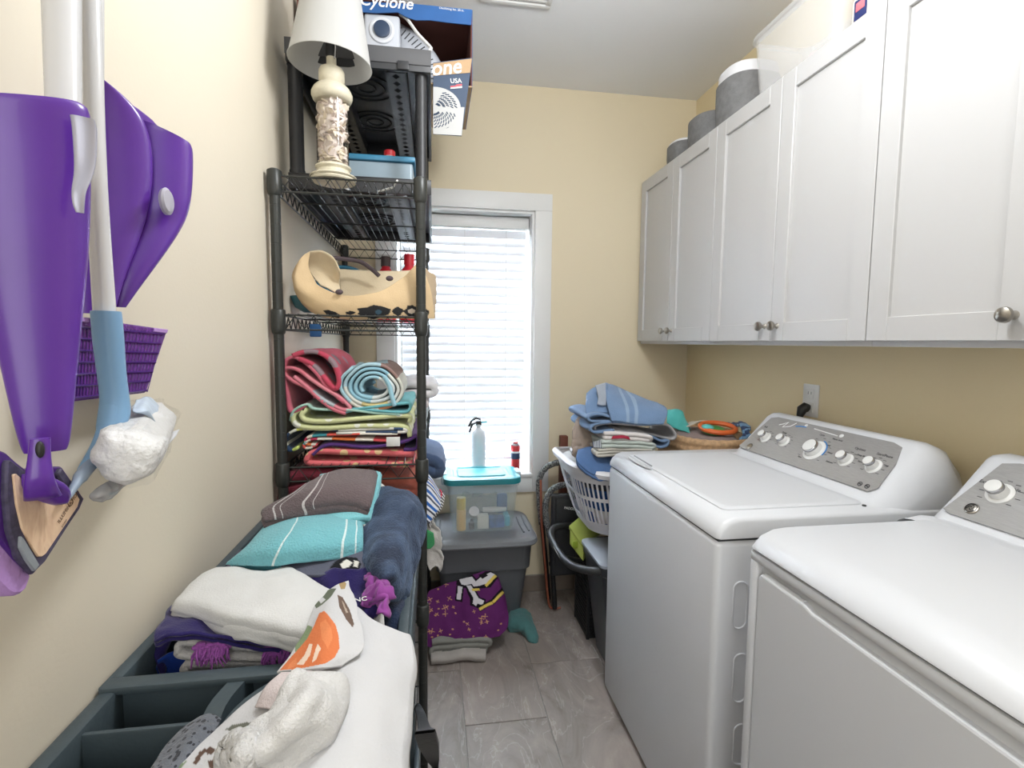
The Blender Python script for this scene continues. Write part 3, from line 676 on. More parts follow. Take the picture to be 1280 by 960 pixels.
# ---- black resin shelf on top of the rack
RB = mat('black_resin', rgb(38, 39, 42), .42, bump=.15, bscale=60); RGM = mat('lit_resin_edge', rgb(74, 74, 76), .6)
ru = thing('resin_shelf_unit', 'small black plastic two-tier shelf unit standing on top of the wire rack', 'shelf unit', (-.2, 1.98, Z1))
UX0, UX1, UY0, UY1 = -.414, -.004, 1.60, 2.36
UT = 2.145
DIA = M_['chrome']
def resin(z, h, nm):
    g = G()
    g.box((UX0, UY0, z), (UX1, UY0+.012, z+h), .002); g.box((UX0, UY1-.012, z), (UX1, UY1, z+h), .002)
    g.box((UX0, UY0+.012, z), (UX0+.012, UY1-.012, z+h), .002); g.box((UX1-.012, UY0+.012, z), (UX1, UY1-.012, z+h), .002)
    g.box((UX0, UY0, z+h-.004), (UX1, UY1, z+h), .001)
    zz = z+.006
    for x in (UX0+.105, UX1-.105):   # ribbed channels under the shelf
        g.box((x-.032, UY0+.02, zz), (x-.028, UY1-.02, z+h-.004)); g.box((x+.028, UY0+.02, zz), (x+.032, UY1-.02, z+h-.004))
    s = g.build('shelf', RB, ru)
    for x in (UX0+.105, UX1-.105):
        g = G(); ny = 16
        g2 = [UY0+.03+(UY1-UY0-.06)*k/ny for k in range(ny+1)]
        # strip with diamond holes: four triangles round each hole
        for k in range(ny):
            a, b = g2[k], g2[k+1]; cy = (a+b)/2; hx, hy = .012, (b-a)*.36
            D = [Vector((x-hx, cy, zz)), Vector((x, cy-hy, zz)), Vector((x+hx, cy, zz)), Vector((x, cy+hy, zz))]
            Q = [Vector((x-.028, a, zz)), Vector((x+.028, a, zz)), Vector((x+.028, b, zz)), Vector((x-.028, b, zz))]
            g._add(D+Q, [(0, 4, 5, 1), (1, 5, 2), (2, 5, 6), (2, 6, 3), (3, 6, 7), (3, 7, 0), (0, 7, 4)])
        g.build('perforated_strip', mat('resin_strip', rgb(66, 68, 72), .4), s)
    g = G()
    for (rx, ry) in ((-.22, 1.85), (-.22, 2.12)):
        for r in (.03, .06, .09): g.tube([(rx+r*math.cos(a), ry+r*math.sin(a), z+h-.006) for a in [i*PI/12 for i in range(24)]], .003, 5, closed=True)
    g.build('moulded_ring', RB, s)
    return s
s1 = resin(Z1+.002, .045, 'lower'); s2 = resin(UT, .062, 'upper')
G().box((UX0-.001, UY0-.003, UT+.018), (UX1+.001, UY0, UT+.063), .001).build('lit_edge_band', RGM, s2)  # grey strip paints the light caught by the black shelf rim
xk = at(504, 83, Y=UY0).x
G().box((xk-.017, UY0-.008, UT+.0), (xk+.017, UY0-.003, UT+.024), .002).build('clip', RB, s2)
for x, r in ((UX0+.019, .0205), (UX1-.030, .0170)):
    for y in (UY0+.03, UY1-.03): G().lathe([(r*1.1, Z1+.045), (r*1.1, Z1+.06), (r, Z1+.064), (r, UT-.0), (r*1.1, UT+.002)], (x, y, 0), 22).build('post', RB, ru)
for x in (UX0+.03, UX1-.05):
    for y in (UY0+.04, UY1-.04): G().lathe([(.02, Z1), (.02, Z1+.004)], (x, y, 0), 16).build('foot', RB, ru)
# ---- blue box with a small bottle on it
BZ = Z1+.0475
bx = thing('blue_storage_box', 'pale blue plastic box with blue lid, behind the table lamp', 'storage box', (-.17, 1.86, BZ))
bz1 = at(480, 194, Y=1.76).z
xa, xb_ = at(438, 200, Y=1.76).x-.06, at(519, 200, Y=1.76).x
G().box((xa+.008, 1.765, BZ), (xb_-.008, 2.02, bz1-.018), .008, 3).build('body', mat('pale_blue_plastic', rgb(146, 164, 176), .3, var=.06, vscale=12), bx)
G().box((xa, 1.757, bz1-.018), (xb_, 2.03, bz1), .004, 2).build('lid', mat('blue_lid', rgb(60, 130, 165), .35), bx)
q = at(487, 194, Y=1.82)
sb = thing('small_bottle', 'small white bottle with red cap on the blue box at the top of the rack', 'bottle', (q.x, 1.82, bz1))
G().lathe([(.026, 0), (.027, .003), (.024, .012), (.019, .016)], (q.x, 1.82, bz1), 20).build('body', M_['white_paint'], sb)
G().lathe([(.019, .015), (.019, .033), (.016, .036), (.001, .036)], (q.x, 1.82, bz1), 20).build('cap', mat('red_plastic', rgb(205, 40, 50), .35), sb)
# ---- lamp
lc = Vector((-.272, 1.515, Z1))
lp = thing('table_lamp', 'white-shaded table lamp with a glass column of seashells, on top of the wire rack', 'lamp', lc)
CRM = mat('antique_cream', rgb(200, 193, 172), .5, var=.12, vscale=30, bump=.2)
G().lathe([(.058, 0), (.060, .004), (.058, .011), (.053, .016), (.046, .020), (.043, .030), (.048, .036), (.047, .041), (.042, .044)], lc, 40).build('base', CRM, lp)
G().tube([(lc.x+.061*math.cos(a), lc.y+.061*math.sin(a), lc.z+.012) for a in [i*PI/16 for i in range(32)]], .0022, 5, closed=True).build('base_rim', CRM, lp)
G().lathe([(.043, .213), (.050, .217), (.054, .227), (.054, .235), (.048, .247), (.042, .253), (.033, .257), (.031, .262), (.034, .270), (.034, .292), (.030, .300), (.020, .304), (.013, .308), (.013, .330)], lc, 40).build('neck', CRM, lp)
glc = N('lamp_cylinder'); tb = glc.n('ShaderNodeBsdfTransparent'); gb = glc.n('ShaderNodeBsdfGlossy', Roughness=.05); fr = glc.n('ShaderNodeFresnel', IOR=1.3)
mxs = glc.n('ShaderNodeMixShader'); glc.l(fr.outputs[0], mxs.inputs[0]); glc.l(tb.outputs[0], mxs.inputs[1]); glc.l(gb.outputs[0], mxs.inputs[2]); glc.l(mxs.outputs[0], glc.t.nodes['Material Output'].inputs[0])
G().lathe([(.0425, .042), (.0425, .215)], lc, 32, caps=False).build('glass_column', glc.m, lp)
rn = random.Random(3); g = G()
for i in range(230):
    a = rn.uniform(0, 2*PI); z = .048+rn.random()*.162; r = rn.uniform(.028, .033); s_ = rn.uniform(.009, .013)
    M4 = Matrix.Translation(lc+Vector((r*math.cos(a), r*math.sin(a), z))) @ Matrix.Rotation(rn.uniform(0, 6), 4, Vector((rn.random(), rn.random(), rn.random())).normalized())
    g.M = M4; g.mi = i % 3
    R = []
    for k in range(5):
        f = k/4; R.append([Vector((s_*math.sin(f*PI*.5)*(1+.14*math.cos(j*PI*.9))*math.cos(2*PI*j/9), s_*math.sin(f*PI*.5)*(1+.14*math.cos(j*PI*.9))*math.sin(2*PI*j/9), s_*.55*math.cos(f*PI*.5))) for j in range(9)])
    g.rings(R)
g.M = Matrix()
tag(g.build('seashells', [mat('shell_white', rgb(226, 216, 208), .5), mat('shell_pink', rgb(216, 202, 194), .5), mat('shell_cream', rgb(222, 210, 190), .5)], lp, sharp=30), kind='stuff')
G().lathe([(.027, .044), (.027, .213)], lc, 20).build('shell_core', mat('shell_core', rgb(206, 196, 188), .9, bump=.5, bscale=80), lp)
sk = G(); sk.lathe([(.0135, .330), (.0155, .335), (.0155, .395), (.012, .40), (.012, .46)], lc, 20); sk.build('socket', M_['black'], lp)
G().tube([lc+Vector((.012, -.012, .37)), lc+Vector((.014, -.016, .35)), lc+Vector((.012, -.018, .32))], .002, 6).build('pull_switch', M_['chrome'], lp)
shm = N('lamp_shade_linen'); shm.b.inputs['Base Color'].default_value = (*rgb(186, 186, 184), 1); shm.b.inputs['Roughness'].default_value = .9
tr = shm.n('ShaderNodeBsdfTranslucent'); tr.inputs[0].default_value = (*rgb(230, 228, 222), 1); mxs = shm.n('ShaderNodeMixShader', Fac=.2)
shm.l(shm.b.outputs[0], mxs.inputs[1]); shm.l(tr.outputs[0], mxs.inputs[2]); shm.l(mxs.outputs[0], shm.t.nodes['Material Output'].inputs[0])
sc_ = lc+Vector((.0, 0, 0)); tl = Matrix.Rotation(math.radians(-6), 4, 'Y')
g = G(); g.M = Matrix.Translation(lc+Vector((-.002, 0, .325))) @ Matrix.Rotation(math.radians(2.5), 4, 'Y')
ro, h0, h1 = .110, -.012, .24
g.lathe([(ro, h0), (ro-.0012, h0-.001), (ro-.0022, h0), (.062, h1), (.0635, h1+.001), (.0645, h1)], (0, 0, 0), 48, caps=False)
R = g.b.verts[:]
shd = g.build('lamp_shade', shm.m, lp, recalc=True)
g = G(); g.M = Matrix.Translation(lc+Vector((-.002, 0, .325))) @ Matrix.Rotation(math.radians(2.5), 4, 'Y')
for a in (0, 2.1, 4.2): g.tube([(.012*math.cos(a), .012*math.sin(a), .12), (.064*math.cos(a), .064*math.sin(a), h1-.01)], .0016, 5)
g.tube([(0, 0, .02), (0, 0, .125)], .003, 6); g.build('shade_spider', M_['nickel'], shd)
G().tube([lc+Vector((.0, .055, .012)), lc+Vector((.03, .09, .006)), lc+Vector((.10, .10, .006)), lc+Vector((.16, .03, .004)), lc+Vector((.175, -.03, .006))], .0028, 6).build('lamp_wire', M_['white_paint'], lp)
# ---- fan box
BX = thing('fan_box', 'blue cardboard fan carton torn open, on top of the black shelf unit', 'box', (-.15, 1.98, UT+.064))
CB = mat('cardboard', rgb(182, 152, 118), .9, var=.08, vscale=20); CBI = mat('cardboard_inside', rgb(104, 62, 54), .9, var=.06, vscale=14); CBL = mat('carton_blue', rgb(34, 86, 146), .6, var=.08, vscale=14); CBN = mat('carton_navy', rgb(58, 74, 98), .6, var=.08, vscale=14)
FY = 1.80
x1b = at(590, 60, Y=FY).x; x0b = -.425; zb0 = UT+.0645; ztop = at(590, 13, Y=FY).z; ztopl = at(450, 2, Y=FY).z
zt2 = min(ztop, 2.622); th = .004; dY = .35
G().box((x0b, FY, zb0), (x1b, FY+dY, zb0+th)).build('bottom', CB, BX, smooth=False)
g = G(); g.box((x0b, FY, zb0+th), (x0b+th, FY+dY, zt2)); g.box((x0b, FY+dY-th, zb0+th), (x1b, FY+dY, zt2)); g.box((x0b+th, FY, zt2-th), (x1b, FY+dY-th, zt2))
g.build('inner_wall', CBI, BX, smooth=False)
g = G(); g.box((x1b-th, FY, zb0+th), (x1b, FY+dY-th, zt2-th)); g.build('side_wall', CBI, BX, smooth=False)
G().box((x1b+.0002, FY-.001, zb0), (x1b+.0015, FY+dY, zt2)).build('side_print', CBL, BX, smooth=False)
def ypl(px, py, y=FY-.002): return at(px, py, Y=y)
band = [ypl(*q) for q in ((388, -6), (450, 3), (520, 6), (590, 13), (589, 32), (560, 29), (538, 26), (520, 26), (508, 22), (497, 16), (470, 17), (388, 12))]
bd = G().prism(band, (0, 0, 0), (0, -.004, 0)).build('printed_flap', CBL, BX, smooth=False)
G().tube([ypl(*q, FY-.004) for q in ((450, 3), (520, 6), (590, 13))], .002, 5).build('torn_edge', CB, bd)
a, b = ypl(451, 13, FY-.0068), ypl(520, 18.5, FY-.0068)
t_ = text('Cyclone', a, b-a, (0, 0, 1), 1.0, WINK, 'lettering', bd, italic=.25, bold=.012)
def fit(o, a, width):
    xs = [v.co.x for v in o.data.vertices]; ww = max(xs)-min(xs); k = width/ww; o.data.transform(Matrix.Scale(k, 4))
t_.location = (0, 0, 0)
def fittext(body, pa, pb, y, m, par, italic=0, bold=0, dirup=(0, 0, 1)):
    a, b = at(*pa, Y=y), at(*pb, Y=y); w_ = (b-a).length
    o = text(body, (0, 0, 0), (1, 0, 0), (0, 0, 1), 1.0, m, 'lettering', None, italic, bold, ext=.002)
    me = o.data; xs = [v.co.x for v in me.vertices]; zs = [v.co.z for v in me.vertices]
    k = w_/(max(xs)-min(xs)); me.transform(Matrix.Scale(k, 4) @ Matrix.Translation((-min(xs), 0, -min(zs))))
    ang = math.atan2((b-a).z, (b-a).x); me.transform(Matrix.Rotation(-ang, 4, 'Y'))
    o.parent = par; o.location = a-wloc(par); return o
bpy.data.objects.remove(t_)
fittext('Cyclone', (451, 11), (517, 17), FY-.0075, WINK, bd, .25, .012)
fittext('Oscillating fan. 20 in.', (549, 11.8), (580, 15.5), FY-.0075, WINK, bd)
# lower torn flap hanging at the right
FY2 = UY0-.02
fl_ = [(536, 79.5), (590, 73), (577, 170.5), (536, 168)]
P0 = at(536, 79.5, Y=FY-.004); P1 = at(590.5, 73, Y=FY-.004); P2 = at(577, 170.5, Y=FY+.0); P3 = at(541.5, 168, Y=FY)
P0 = at(541.5, 79.2, Y=FY-.004)
fp = G(); fp.prism([P0, P1, P2, P3], (0, 0, 0), (0, -.004, 0)); fo = fp.build('lower_flap', CBN, BX, smooth=False)
def quad(px, y, m, nm, par, th=.0006): return G().prism([at(x, y_, Y=y) for x, y_ in px], (0, 0, 0), (0, -th, 0)).build(nm, m, par, smooth=False)
yq = FY-.0082
quad([(541.5, 79.5), (590, 73.3), (587.5, 91), (562, 93), (541.5, 95)], yq, CB, 'tan_band', fo)
fittext('one', (541.5, 95), (578.5, 91), yq-.0012, WINK, fo, .25, .012)
fittext('USA', (563.5, 104), (577.5, 103.6), yq, WINK, fo, 0, .01)
quad([(563, 107.5), (569, 107), (571, 105.5), (577.5, 105), (577.5, 107), (563, 109.5)], yq, mat('flag_red', rgb(200, 90, 100), .6), 'flag_strip', fo)
quad([(563, 109.8), (577.5, 107.6), (577.5, 110), (563, 111)], yq, WINK, 'flag_strip', fo)
GP = mat('printed_grey', rgb(190, 190, 188), .6)
pts = [(541.5, 108.5)]+[(541.5+34.5*math.sin(a), 136-27.5*math.cos(a)) for a in [i*PI/20 for i in range(1, 20)]]+[(541.5, 163)]
quad([(576, 134), (580.5, 134), (577, 169.5), (541.5, 167.5), (541.5, 163), (560, 160), (570, 150)], yq+.0004, GP, 'printed_panel', fo)
quad(pts, yq, GP, 'printed_fan', fo)
g = G()
for r in (.22, .36, .5, .64, .78): 
    for a in range(2, 19):
        aa = a*PI/20+.12
        p = at(541.5+34.5*r*math.sin(aa), 136-27.5*r*math.cos(aa), Y=yq-.001); q = at(541.5+34.5*(r+.09)*math.sin(aa+.14), 136-27.5*(r+.09)*math.cos(aa+.14), Y=yq-.001)
        if abs(r*math.cos(aa)) > .12: g.tube([p, q], .0016, 4)
g.build('printed_grille', CBN, fo)
# ---- the fan inside the box
FM = mat('fan_grey', rgb(190, 194, 202), .35); fn = thing('floor_fan', 'pale grey fan with a round dial and carrying handle, inside the torn carton', 'fan', (-.1, 1.9, zb0+th))
fz = zb0+th
xa, xb2 = at(455, 40, Y=FY+.01).x, at(500, 40, Y=FY+.01).x
zt_ = at(477, 18, Y=FY+.01).z
G().box((xa, FY+.005, fz+.012), (xb2, FY+.10, max(zt_, fz+.12)), .010, 3).build('control_box', FM, fn)
dc = at(477.5, 38, Y=FY+.004); AY = Matrix(((1, 0, 0), (0, 0, -1), (0, 1, 0)))
G().lathe([(.042, 0), (.040, .004), (.033, .006), (.030, .004)], dc, 32, AY).build('dial_ring', mat('fan_ring', rgb(205, 208, 214), .3), fn)
G().lathe([(.026, .002), (.026, .012), (.020, .014), (.001, .014)], dc, 28, AY).build('dial', mat('dial_navy', rgb(40, 58, 84), .3), fn)
cx_ = xa-.02; Rr = at(562, 75, Y=FY+.1).x-cx_
g = G()
# dome shell: quarter ellipse seen at right of the control box, with vent slots as ribs
zc0 = fz+.006
for k, (yo, s_) in enumerate(((.10, .97), (.12, 1.0), (.26, 1.0), (.28, .97))):
    pass
R = []
Hh = (at(512, 22, Y=FY+.1).z-fz)*1.02
for yo, s_ in ((.085, .90), (.10, .97), (.12, 1.0), (.26, 1.0), (.28, .97), (.30, .9)):
    R.append([Vector((cx_+Rr*s_*math.cos(a), FY+yo, zc0+Hh*s_*abs(math.sin(a))**.9)) for a in [i*PI/2/24 for i in range(25)]]+[Vector((cx_, FY+yo, zc0))])
g.rings(R).build('housing', FM, fn, sharp=50)
g = G()
for i in range(2, 23):
    a = i*PI/2/24; ca, sa = math.cos(a), math.sin(a)**.9
    g.tube([(cx_+Rr*1.003*ca, FY+.13, zc0+Hh*1.003*sa), (cx_+Rr*1.003*ca, FY+.25, zc0+Hh*1.003*sa)], .0022, 4)
    g.tube([(cx_+Rr*.80*ca, FY+.084, zc0+Hh*.80*sa), (cx_+Rr*.90*ca, FY+.084, zc0+Hh*.90*sa)], .0018, 4)
g.build('vent_slot', M_['dark'], fn)
hl = [(500, 18), (509, 24), (522, 42), (537, 58), (538, 62), (530, 72), (520, 74), (500, 71), (470, 63), (452, 59)]
ysl = [FY+.03, FY+.01, FY-.03, FY-.06, FY-.08, FY-.10, FY-.10, FY-.08, FY-.04, FY-.02]
G().tube(smoothline([at(a_, b_, Y=y_) for (a_, b_), y_ in zip(hl, ysl)], 40), .0052, 8).build('carrying_handle', M_['white_paint'], fn)
# ================================================================ TEXTILES: helpers
WHT = cloth('white_cotton', rgb(214, 214, 213), .05, bump=.25)
def fbox(name, label, m, xs, top, bot, Y, depth, layers, cat='towel', group=None, wr=.004, seed=0, nu=26, nv=12, drop=0, yaw=0, t=None, inset=0, curlx=0, bulge=.004, wf=14):
    """folded cloth whose near end shows between pixels xs at distance Y; top = (left, right) pixel heights"""
    a = at(xs[0], top[0], Y=Y); b = at(xs[1], top[1], Y=Y); z0 = at(xs[0], bot, Y=Y).z
    h = max(a.z-z0, .006); gap = h/layers; tt = t or gap*.86
    dv = Vector((yaw*depth, depth, 0))
    md = (a+b)/2+Vector((0, 0, gap*.2))
    a = a-Vector((0, 0, tt/2)); b = b-Vector((0, 0, tt/2)); md = md-Vector((0, 0, tt/2))
    rows = [[a, md, b], [a+dv*.5, md+dv*.5, b+dv*.5], [a+dv, md+dv, b+dv]]
    o = sheet(name, rows, m, t=tt, layers=layers, gap=gap, nu=nu, nv=nv, wr=wr, drop=drop, seed=seed, bulge=bulge, inset=inset, wf=wf)
    return tag(o, label, cat, group)
def spiral(cx, cz, r0, turns, pitch, n=60, start=0):
    """rolled-up cloth seen from its end"""
    return [Vector((cx+(r0-pitch*k/n*turns)*math.cos(start+turns*2*PI*k/n), 0, cz+(r0-pitch*k/n*turns)*math.sin(start+turns*2*PI*k/n))) for k in range(n+1)]
# ================================================================ CART
SLATE = mat('slate_plastic', rgb(68, 80, 86), .5, var=.06, vscale=8, bump=.12, bscale=120)
KX0, KX1, KY0, KYD, KY1, KZ = -.436, -.040, .42, .725, 1.395, .893
ct = thing('utility_cart', 'slate grey plastic utility cart with moulded tool trays at its near end, heaped with laundry', 'cart', ((KX0+KX1)/2, .91, 0))
rt_ = .004
g = G(); zf_ = .735
g.box((KX0, KYD-.022, KZ-.012), (KX1, KYD+.004, KZ), rt_)
g.box((KX0, KYD+.002, zf_), (KX0+.018, KY1, KZ), rt_); g.box((KX1-.018, KYD+.002, zf_), (KX1, KY1, KZ), rt_); g.box((KX0+.016, KY1-.018, zf_), (KX1-.016, KY1, KZ), rt_)
g.box((KX0+.014, KYD-.004, zf_), (KX1-.014, KYD+.006, KZ-.004), .002); g.box((KX0+.01, KYD, zf_-.006), (KX1-.01, KY1-.01, zf_+.004), .002)
g.box((KX0, KYD-.02, KZ-.045), (KX0+.006, KY1, KZ), .002); g.box((KX1-.001, KY0, KZ-.045), (KX1+.005, KY1, KZ-.004), .002)
g.build('top_tub', SLATE, ct)
# tray end: slab with wells
g = G(); zt_, zw = KZ-.006, KZ-.062
walls_y = [KY0, .50, .565, .640, KYD-.004]
for y in walls_y: g.box((KX0+.004, y-.0035, zw-.02), (-.265, y+.0035, zt_ if y in (KY0, walls_y[-1]) else zt_-.006), .003)
g.box((KX0, KY0-.01, zw-.02), (KX0+.022, KYD, zt_), .004)
g.box((KX0+.004, KY0-.01, zw-.03), (KX1, KYD, zw-.01), .002)
g.build('tool_tray', SLATE, ct)
# sloping divider between the trays and the round well
g = G()
wp = [Vector((-.262, KYD-.006, zt_)), Vector((-.272, .66, zt_)), Vector((-.262, .60, zt_)), Vector((-.245, .54, zt_)), Vector((-.225, .46, zt_)), Vector((-.22, KY0, zt_))]
L = smoothline(wp, 20)
R = [[p+Vector((-.012, 0, 0)), p+Vector((.010, 0, 0)), Vector((p.x+.016, p.y, zw-.02)), Vector((p.x-.018, p.y, zw-.02))] for p in L]
g.rings(R); g.build('divider', SLATE, ct)
g = G(); cxk, cyk = -.15, .62
R = []
for rr_, zz in ((.100, zt_-.03), (.104, zt_), (.094, zt_), (.088, zw+.01), (.075, zw-.012)):
    R.append([Vector((cxk+rr_*math.cos(a), cyk+rr_*1.0*math.sin(a), zz)) for a in [i*PI/20 for i in range(40)]])
g.rings(R, caps=False); g.build('round_well', SLATE, ct)
g = G(); g.box((KX1-.012, KY0, zw-.02), (KX1, KYD, KZ), .004); g.box((KX0, KY0-.012, zw-.03), (KX1, KY0, KZ), .004); g.build('end_rim', SLATE, ct)
g = G(); g.tube([(KX0+.03, KY0-.005, KZ-.03), (KX0+.05, KY0-.05, KZ+.02), (-.24, KY0-.06, KZ+.025), (KX1-.05, KY0-.05, KZ+.02), (KX1-.03, KY0-.005, KZ-.03)], .013, 12); g.build('handle', SLATE, ct)
for x in (KX0+.012, KX1-.052):
    for y in (KY0+.03, KY1-.09):
        p = G().box((x, y, .13), (x+.04, y+.05, zf_), .006).build('leg', SLATE, ct)
        G().lathe([(.004, -.014), (.045, -.014), (.052, -.008), (.052, .008), (.045, .014), (.004, .014)], (x+.02, y+.025, .0525), 24, Matrix(((0, 0, 1), (1, 0, 0), (0, 1, 0)))).build('caster', M_['black'], p)
g = G(); g.box((KX0, KY0, .14), (KX1, KY1, .155), .004)
g.box((KX0, KY0, .155), (KX0+.015, KY1, .24), .004); g.box((KX1-.015, KY0, .155), (KX1, KY1, .24), .004); g.box((KX0+.013, KY0, .155), (KX1-.013, KY0+.015, .24), .004); g.box((KX0+.013, KY1-.015, .155), (KX1-.013, KY1, .24), .004)
g.build('lower_tub', SLATE, ct)
# strap tied round the rack post
stp = [at(512, 888, X=-.032), at(519, 880, X=-.028), at(526, 893, X=-.018), at(530, 910, X=-.012), at(537, 935, X=-.004), at(545, 962, X=.004), at(549, 1000, X=.006), at(546, 1060, X=.006)]
g = G()
P_ = smoothline(stp, 24); R = []
for i, p in enumerate(P_):
    wd = .004+.007*i/23; th_ = .0015; d = Vector((1, -.3, .25)).normalized(); nn = Vector((.2, 1, 0)).normalized()
    R.append([p-d*wd+nn*th_, p+d*wd+nn*th_, p+d*wd-nn*th_, p-d*wd-nn*th_])
g.rings(R); tag(g.build('strap', M_['black']), 'black webbing strap hanging beside the cart and the near rack post', 'strap')
# ---------------------------------------------------------------- laundry in the cart
NAVY = cloth('navy_knit', rgb(44, 36, 92), .15, bump=.3); BLUEC = cloth('blue_nylon', rgb(28, 62, 150), .1, bump=.2)
# base: lower folded pieces inside the tub
tag(sheet('blue_bag', [row([(196, 826, .868), (215, 815, .872), (238, 818, .868)]), row([(193, 842, .84), (215, 838, .842), (240, 838, .84)]), row([(195, 870, .80), (215, 868, .80), (240, 868, .80)])], BLUEC, t=.004, nu=16, nv=16, wr=.004, seed=4), 'bright blue nylon piece at the left front corner of the cart tub', 'cloth')
def xz(px, py, Y): p = at(px, py, Y=Y); return Vector((p.x, 0, p.z))
Yk = .782
line = [xz(345, 848, Yk), xz(300, 849, Yk), xz(240, 850, Yk), xz(231, 843, Yk), xz(236, 833, Yk), xz(280, 830, Yk), xz(345, 828, Yk)]
tag(ribbon('folded_sheet', line, cloth('offwhite_sheet', rgb(214, 210, 208), .06), Yk, .93, t=.013, seed=2, wr=.004), 'off-white folded cloth at the bottom of the front stack in the cart', 'cloth')
line = [xz(350, 824, Yk), xz(300, 822, Yk), xz(232, 819, Yk), xz(224, 812, Yk), xz(230, 804, Yk), xz(270, 806, Yk), xz(350, 812, Yk)]
tag(ribbon('folded_pillowcase', line, cloth('grey_white_linen', rgb(206, 203, 200), .06), Yk-.004, .93, t=.008, seed=3, wr=.003), 'greyish white folded cloth with a rolled left edge, under the navy shirt in the cart', 'cloth')
tag(sheet('red_cloth', [row([(248, 852, .835), (300, 846, .84), (350, 850, .835)]), row([(240, 862, .815), (300, 860, .818), (350, 862, .815)])], cloth('dull_red', rgb(150, 60, 72)), t=.003, nu=18, nv=6, wr=.002), 'dull red cloth at the very bottom of the front stack in the cart', 'cloth')
MAG = cloth('magenta_tassel', rgb(156, 84, 166), .2)
def tassel(label, cx, cy, Y, n, L, seed):
    rn = random.Random(seed); g = G(); c = at(cx, cy, Y=Y)
    for i in range(n):
        a = rn.uniform(-1, 1); p = c+Vector((a*.022, rn.uniform(-.004, .004), rn.uniform(-.004, .006)))
        q = p+Vector((rn.uniform(-.008, .008), -.004-rn.random()*.008, -L*rn.uniform(.4, 1)))
        g.tube([p, p.lerp(q, .5)+Vector((rn.uniform(-.004, .004), -.003, 0)), q], [.0022, .0016, .0008], 5)
        g.ball(p, (.006, .004, .004), 6)
    return tag(g.build('tassel', MAG), label, 'tassel', kind='stuff')
tassel('magenta tassel hanging over the middle of the folded white pillowcase', 266, 808, Yk-.012, 60, .028, 5)
tassel('magenta tassel hanging at the right end of the folded white pillowcase', 352, 812, Yk-.012, 70, .034, 6)
# navy shirt: back half and front drape
nv = sheet('navy_shirt', [
    row([(345, 716, .945), (400, 716, .95), (440, 712, .958), (476, 703, .962)]),
    row([(250, 735, .925), (340, 740, .925), (430, 745, .93), (478, 735, .945)]),
    row([(215, 763, .915), (300, 770, .918), (390, 790, .92), (466, 768, .925)]),
    row([(195, 783), (280, 790), (350, 799), (400, 811)], Y=.785),
    row([(197, 799), (232, 791), (330, 800), (385, 814)], Y=.765)], NAVY, t=.005, layers=2, gap=.008, nu=60, nv=36, wr=.010, seed=9, wf=16)
tag(nv, 'navy purple shirt spread under the white cloth in the cart', 'shirt')
tag(sheet('shirt_sleeve', [row([(190, 800, .895), (205, 778, .908), (235, 770, .912)]), row([(192, 822, .87), (198, 806, .885), (214, 790, .90)]), row([(205, 850, .835), (206, 832, .85), (203, 815, .862)])], NAVY, t=.005, nu=20, nv=20, wr=.006, seed=2), 'navy sleeve hanging at the left corner of the cart tub', 'sleeve')
tag(sheet('magenta_scarf', [row([(462, 708, .965), (470, 714, .965), (476, 722, .96)]), row([(458, 728, .955), (474, 730, .965), (489, 738, .955)]), row([(462, 752, .945), (476, 750, .95), (484, 756, .94)]), row([(465, 772, .93), (475, 775, .93), (482, 775, .925)])], cloth('magenta_satin', rgb(146, 74, 150), .2, bump=.1), t=.004, nu=26, nv=30, wr=.022, wf=34, seed=11), 'crumpled magenta cloth right of the navy shirt in the cart', 'scarf')
text('NC', at(443, 753, Z=.957), (1, .25, 0), (-.1, 1, .2), .013, WINK, 'shirt_print', nv)
# dark grey cloth with printed figure
GRT = printed('printed_grey_terry')
tag(sheet('grey_printed_towel', [row([(345, 690, .955), (400, 686, .96), (452, 686, .962)]), row([(350, 704, .95), (400, 702, .955), (456, 702, .955)]), row([(372, 722, .945), (410, 720, .948), (462, 716, .948)])], GRT, t=.010, nu=80, nv=50, wr=.003, seed=5,
    paint=(rgb(92, 94, 108), [([(413, 712), (420, 704), (432, 699), (446, 700), (452, 708), (448, 716), (436, 720), (422, 721), (414, 721)], rgb(28, 28, 32)), ([(425, 708), (434, 702), (441, 706), (436, 712), (428, 714)], rgb(220, 218, 210)), ([(443, 703), (449, 705), (447, 712), (442, 711)], rgb(216, 214, 204)), ([(418, 715), (424, 714), (426, 719), (419, 720)], rgb(220, 216, 206))])), 'dark grey towel with black and white print, under the teal towel', 'towel')
# white flat cloth
tag(sheet('white_pillowcase', [
    row([(263, 711, .940), (300, 711, .945), (330, 714, .948), (358, 707, .952), (376, 718, .950), (425, 742, .950)]),
    row([(242, 726, .942), (290, 730, .950), (330, 735, .953), (360, 738, .953), (385, 748, .952), (415, 765, .950)]),
    row([(224, 745, .938), (270, 755, .948), (310, 765, .950), (340, 772, .948), (365, 782, .945), (400, 788, .942)]),
    row([(219, 757, .928), (262, 770, .933), (300, 781, .934), (330, 789, .932), (355, 796, .928), (388, 806, .925)])],
    WHT, t=.011, layers=2, gap=.011, nu=60, nv=40, wr=.005, seed=3, drop=.006, dropw=.08), 'plain white folded cloth lying flat on the navy shirt in the cart', 'pillowcase')
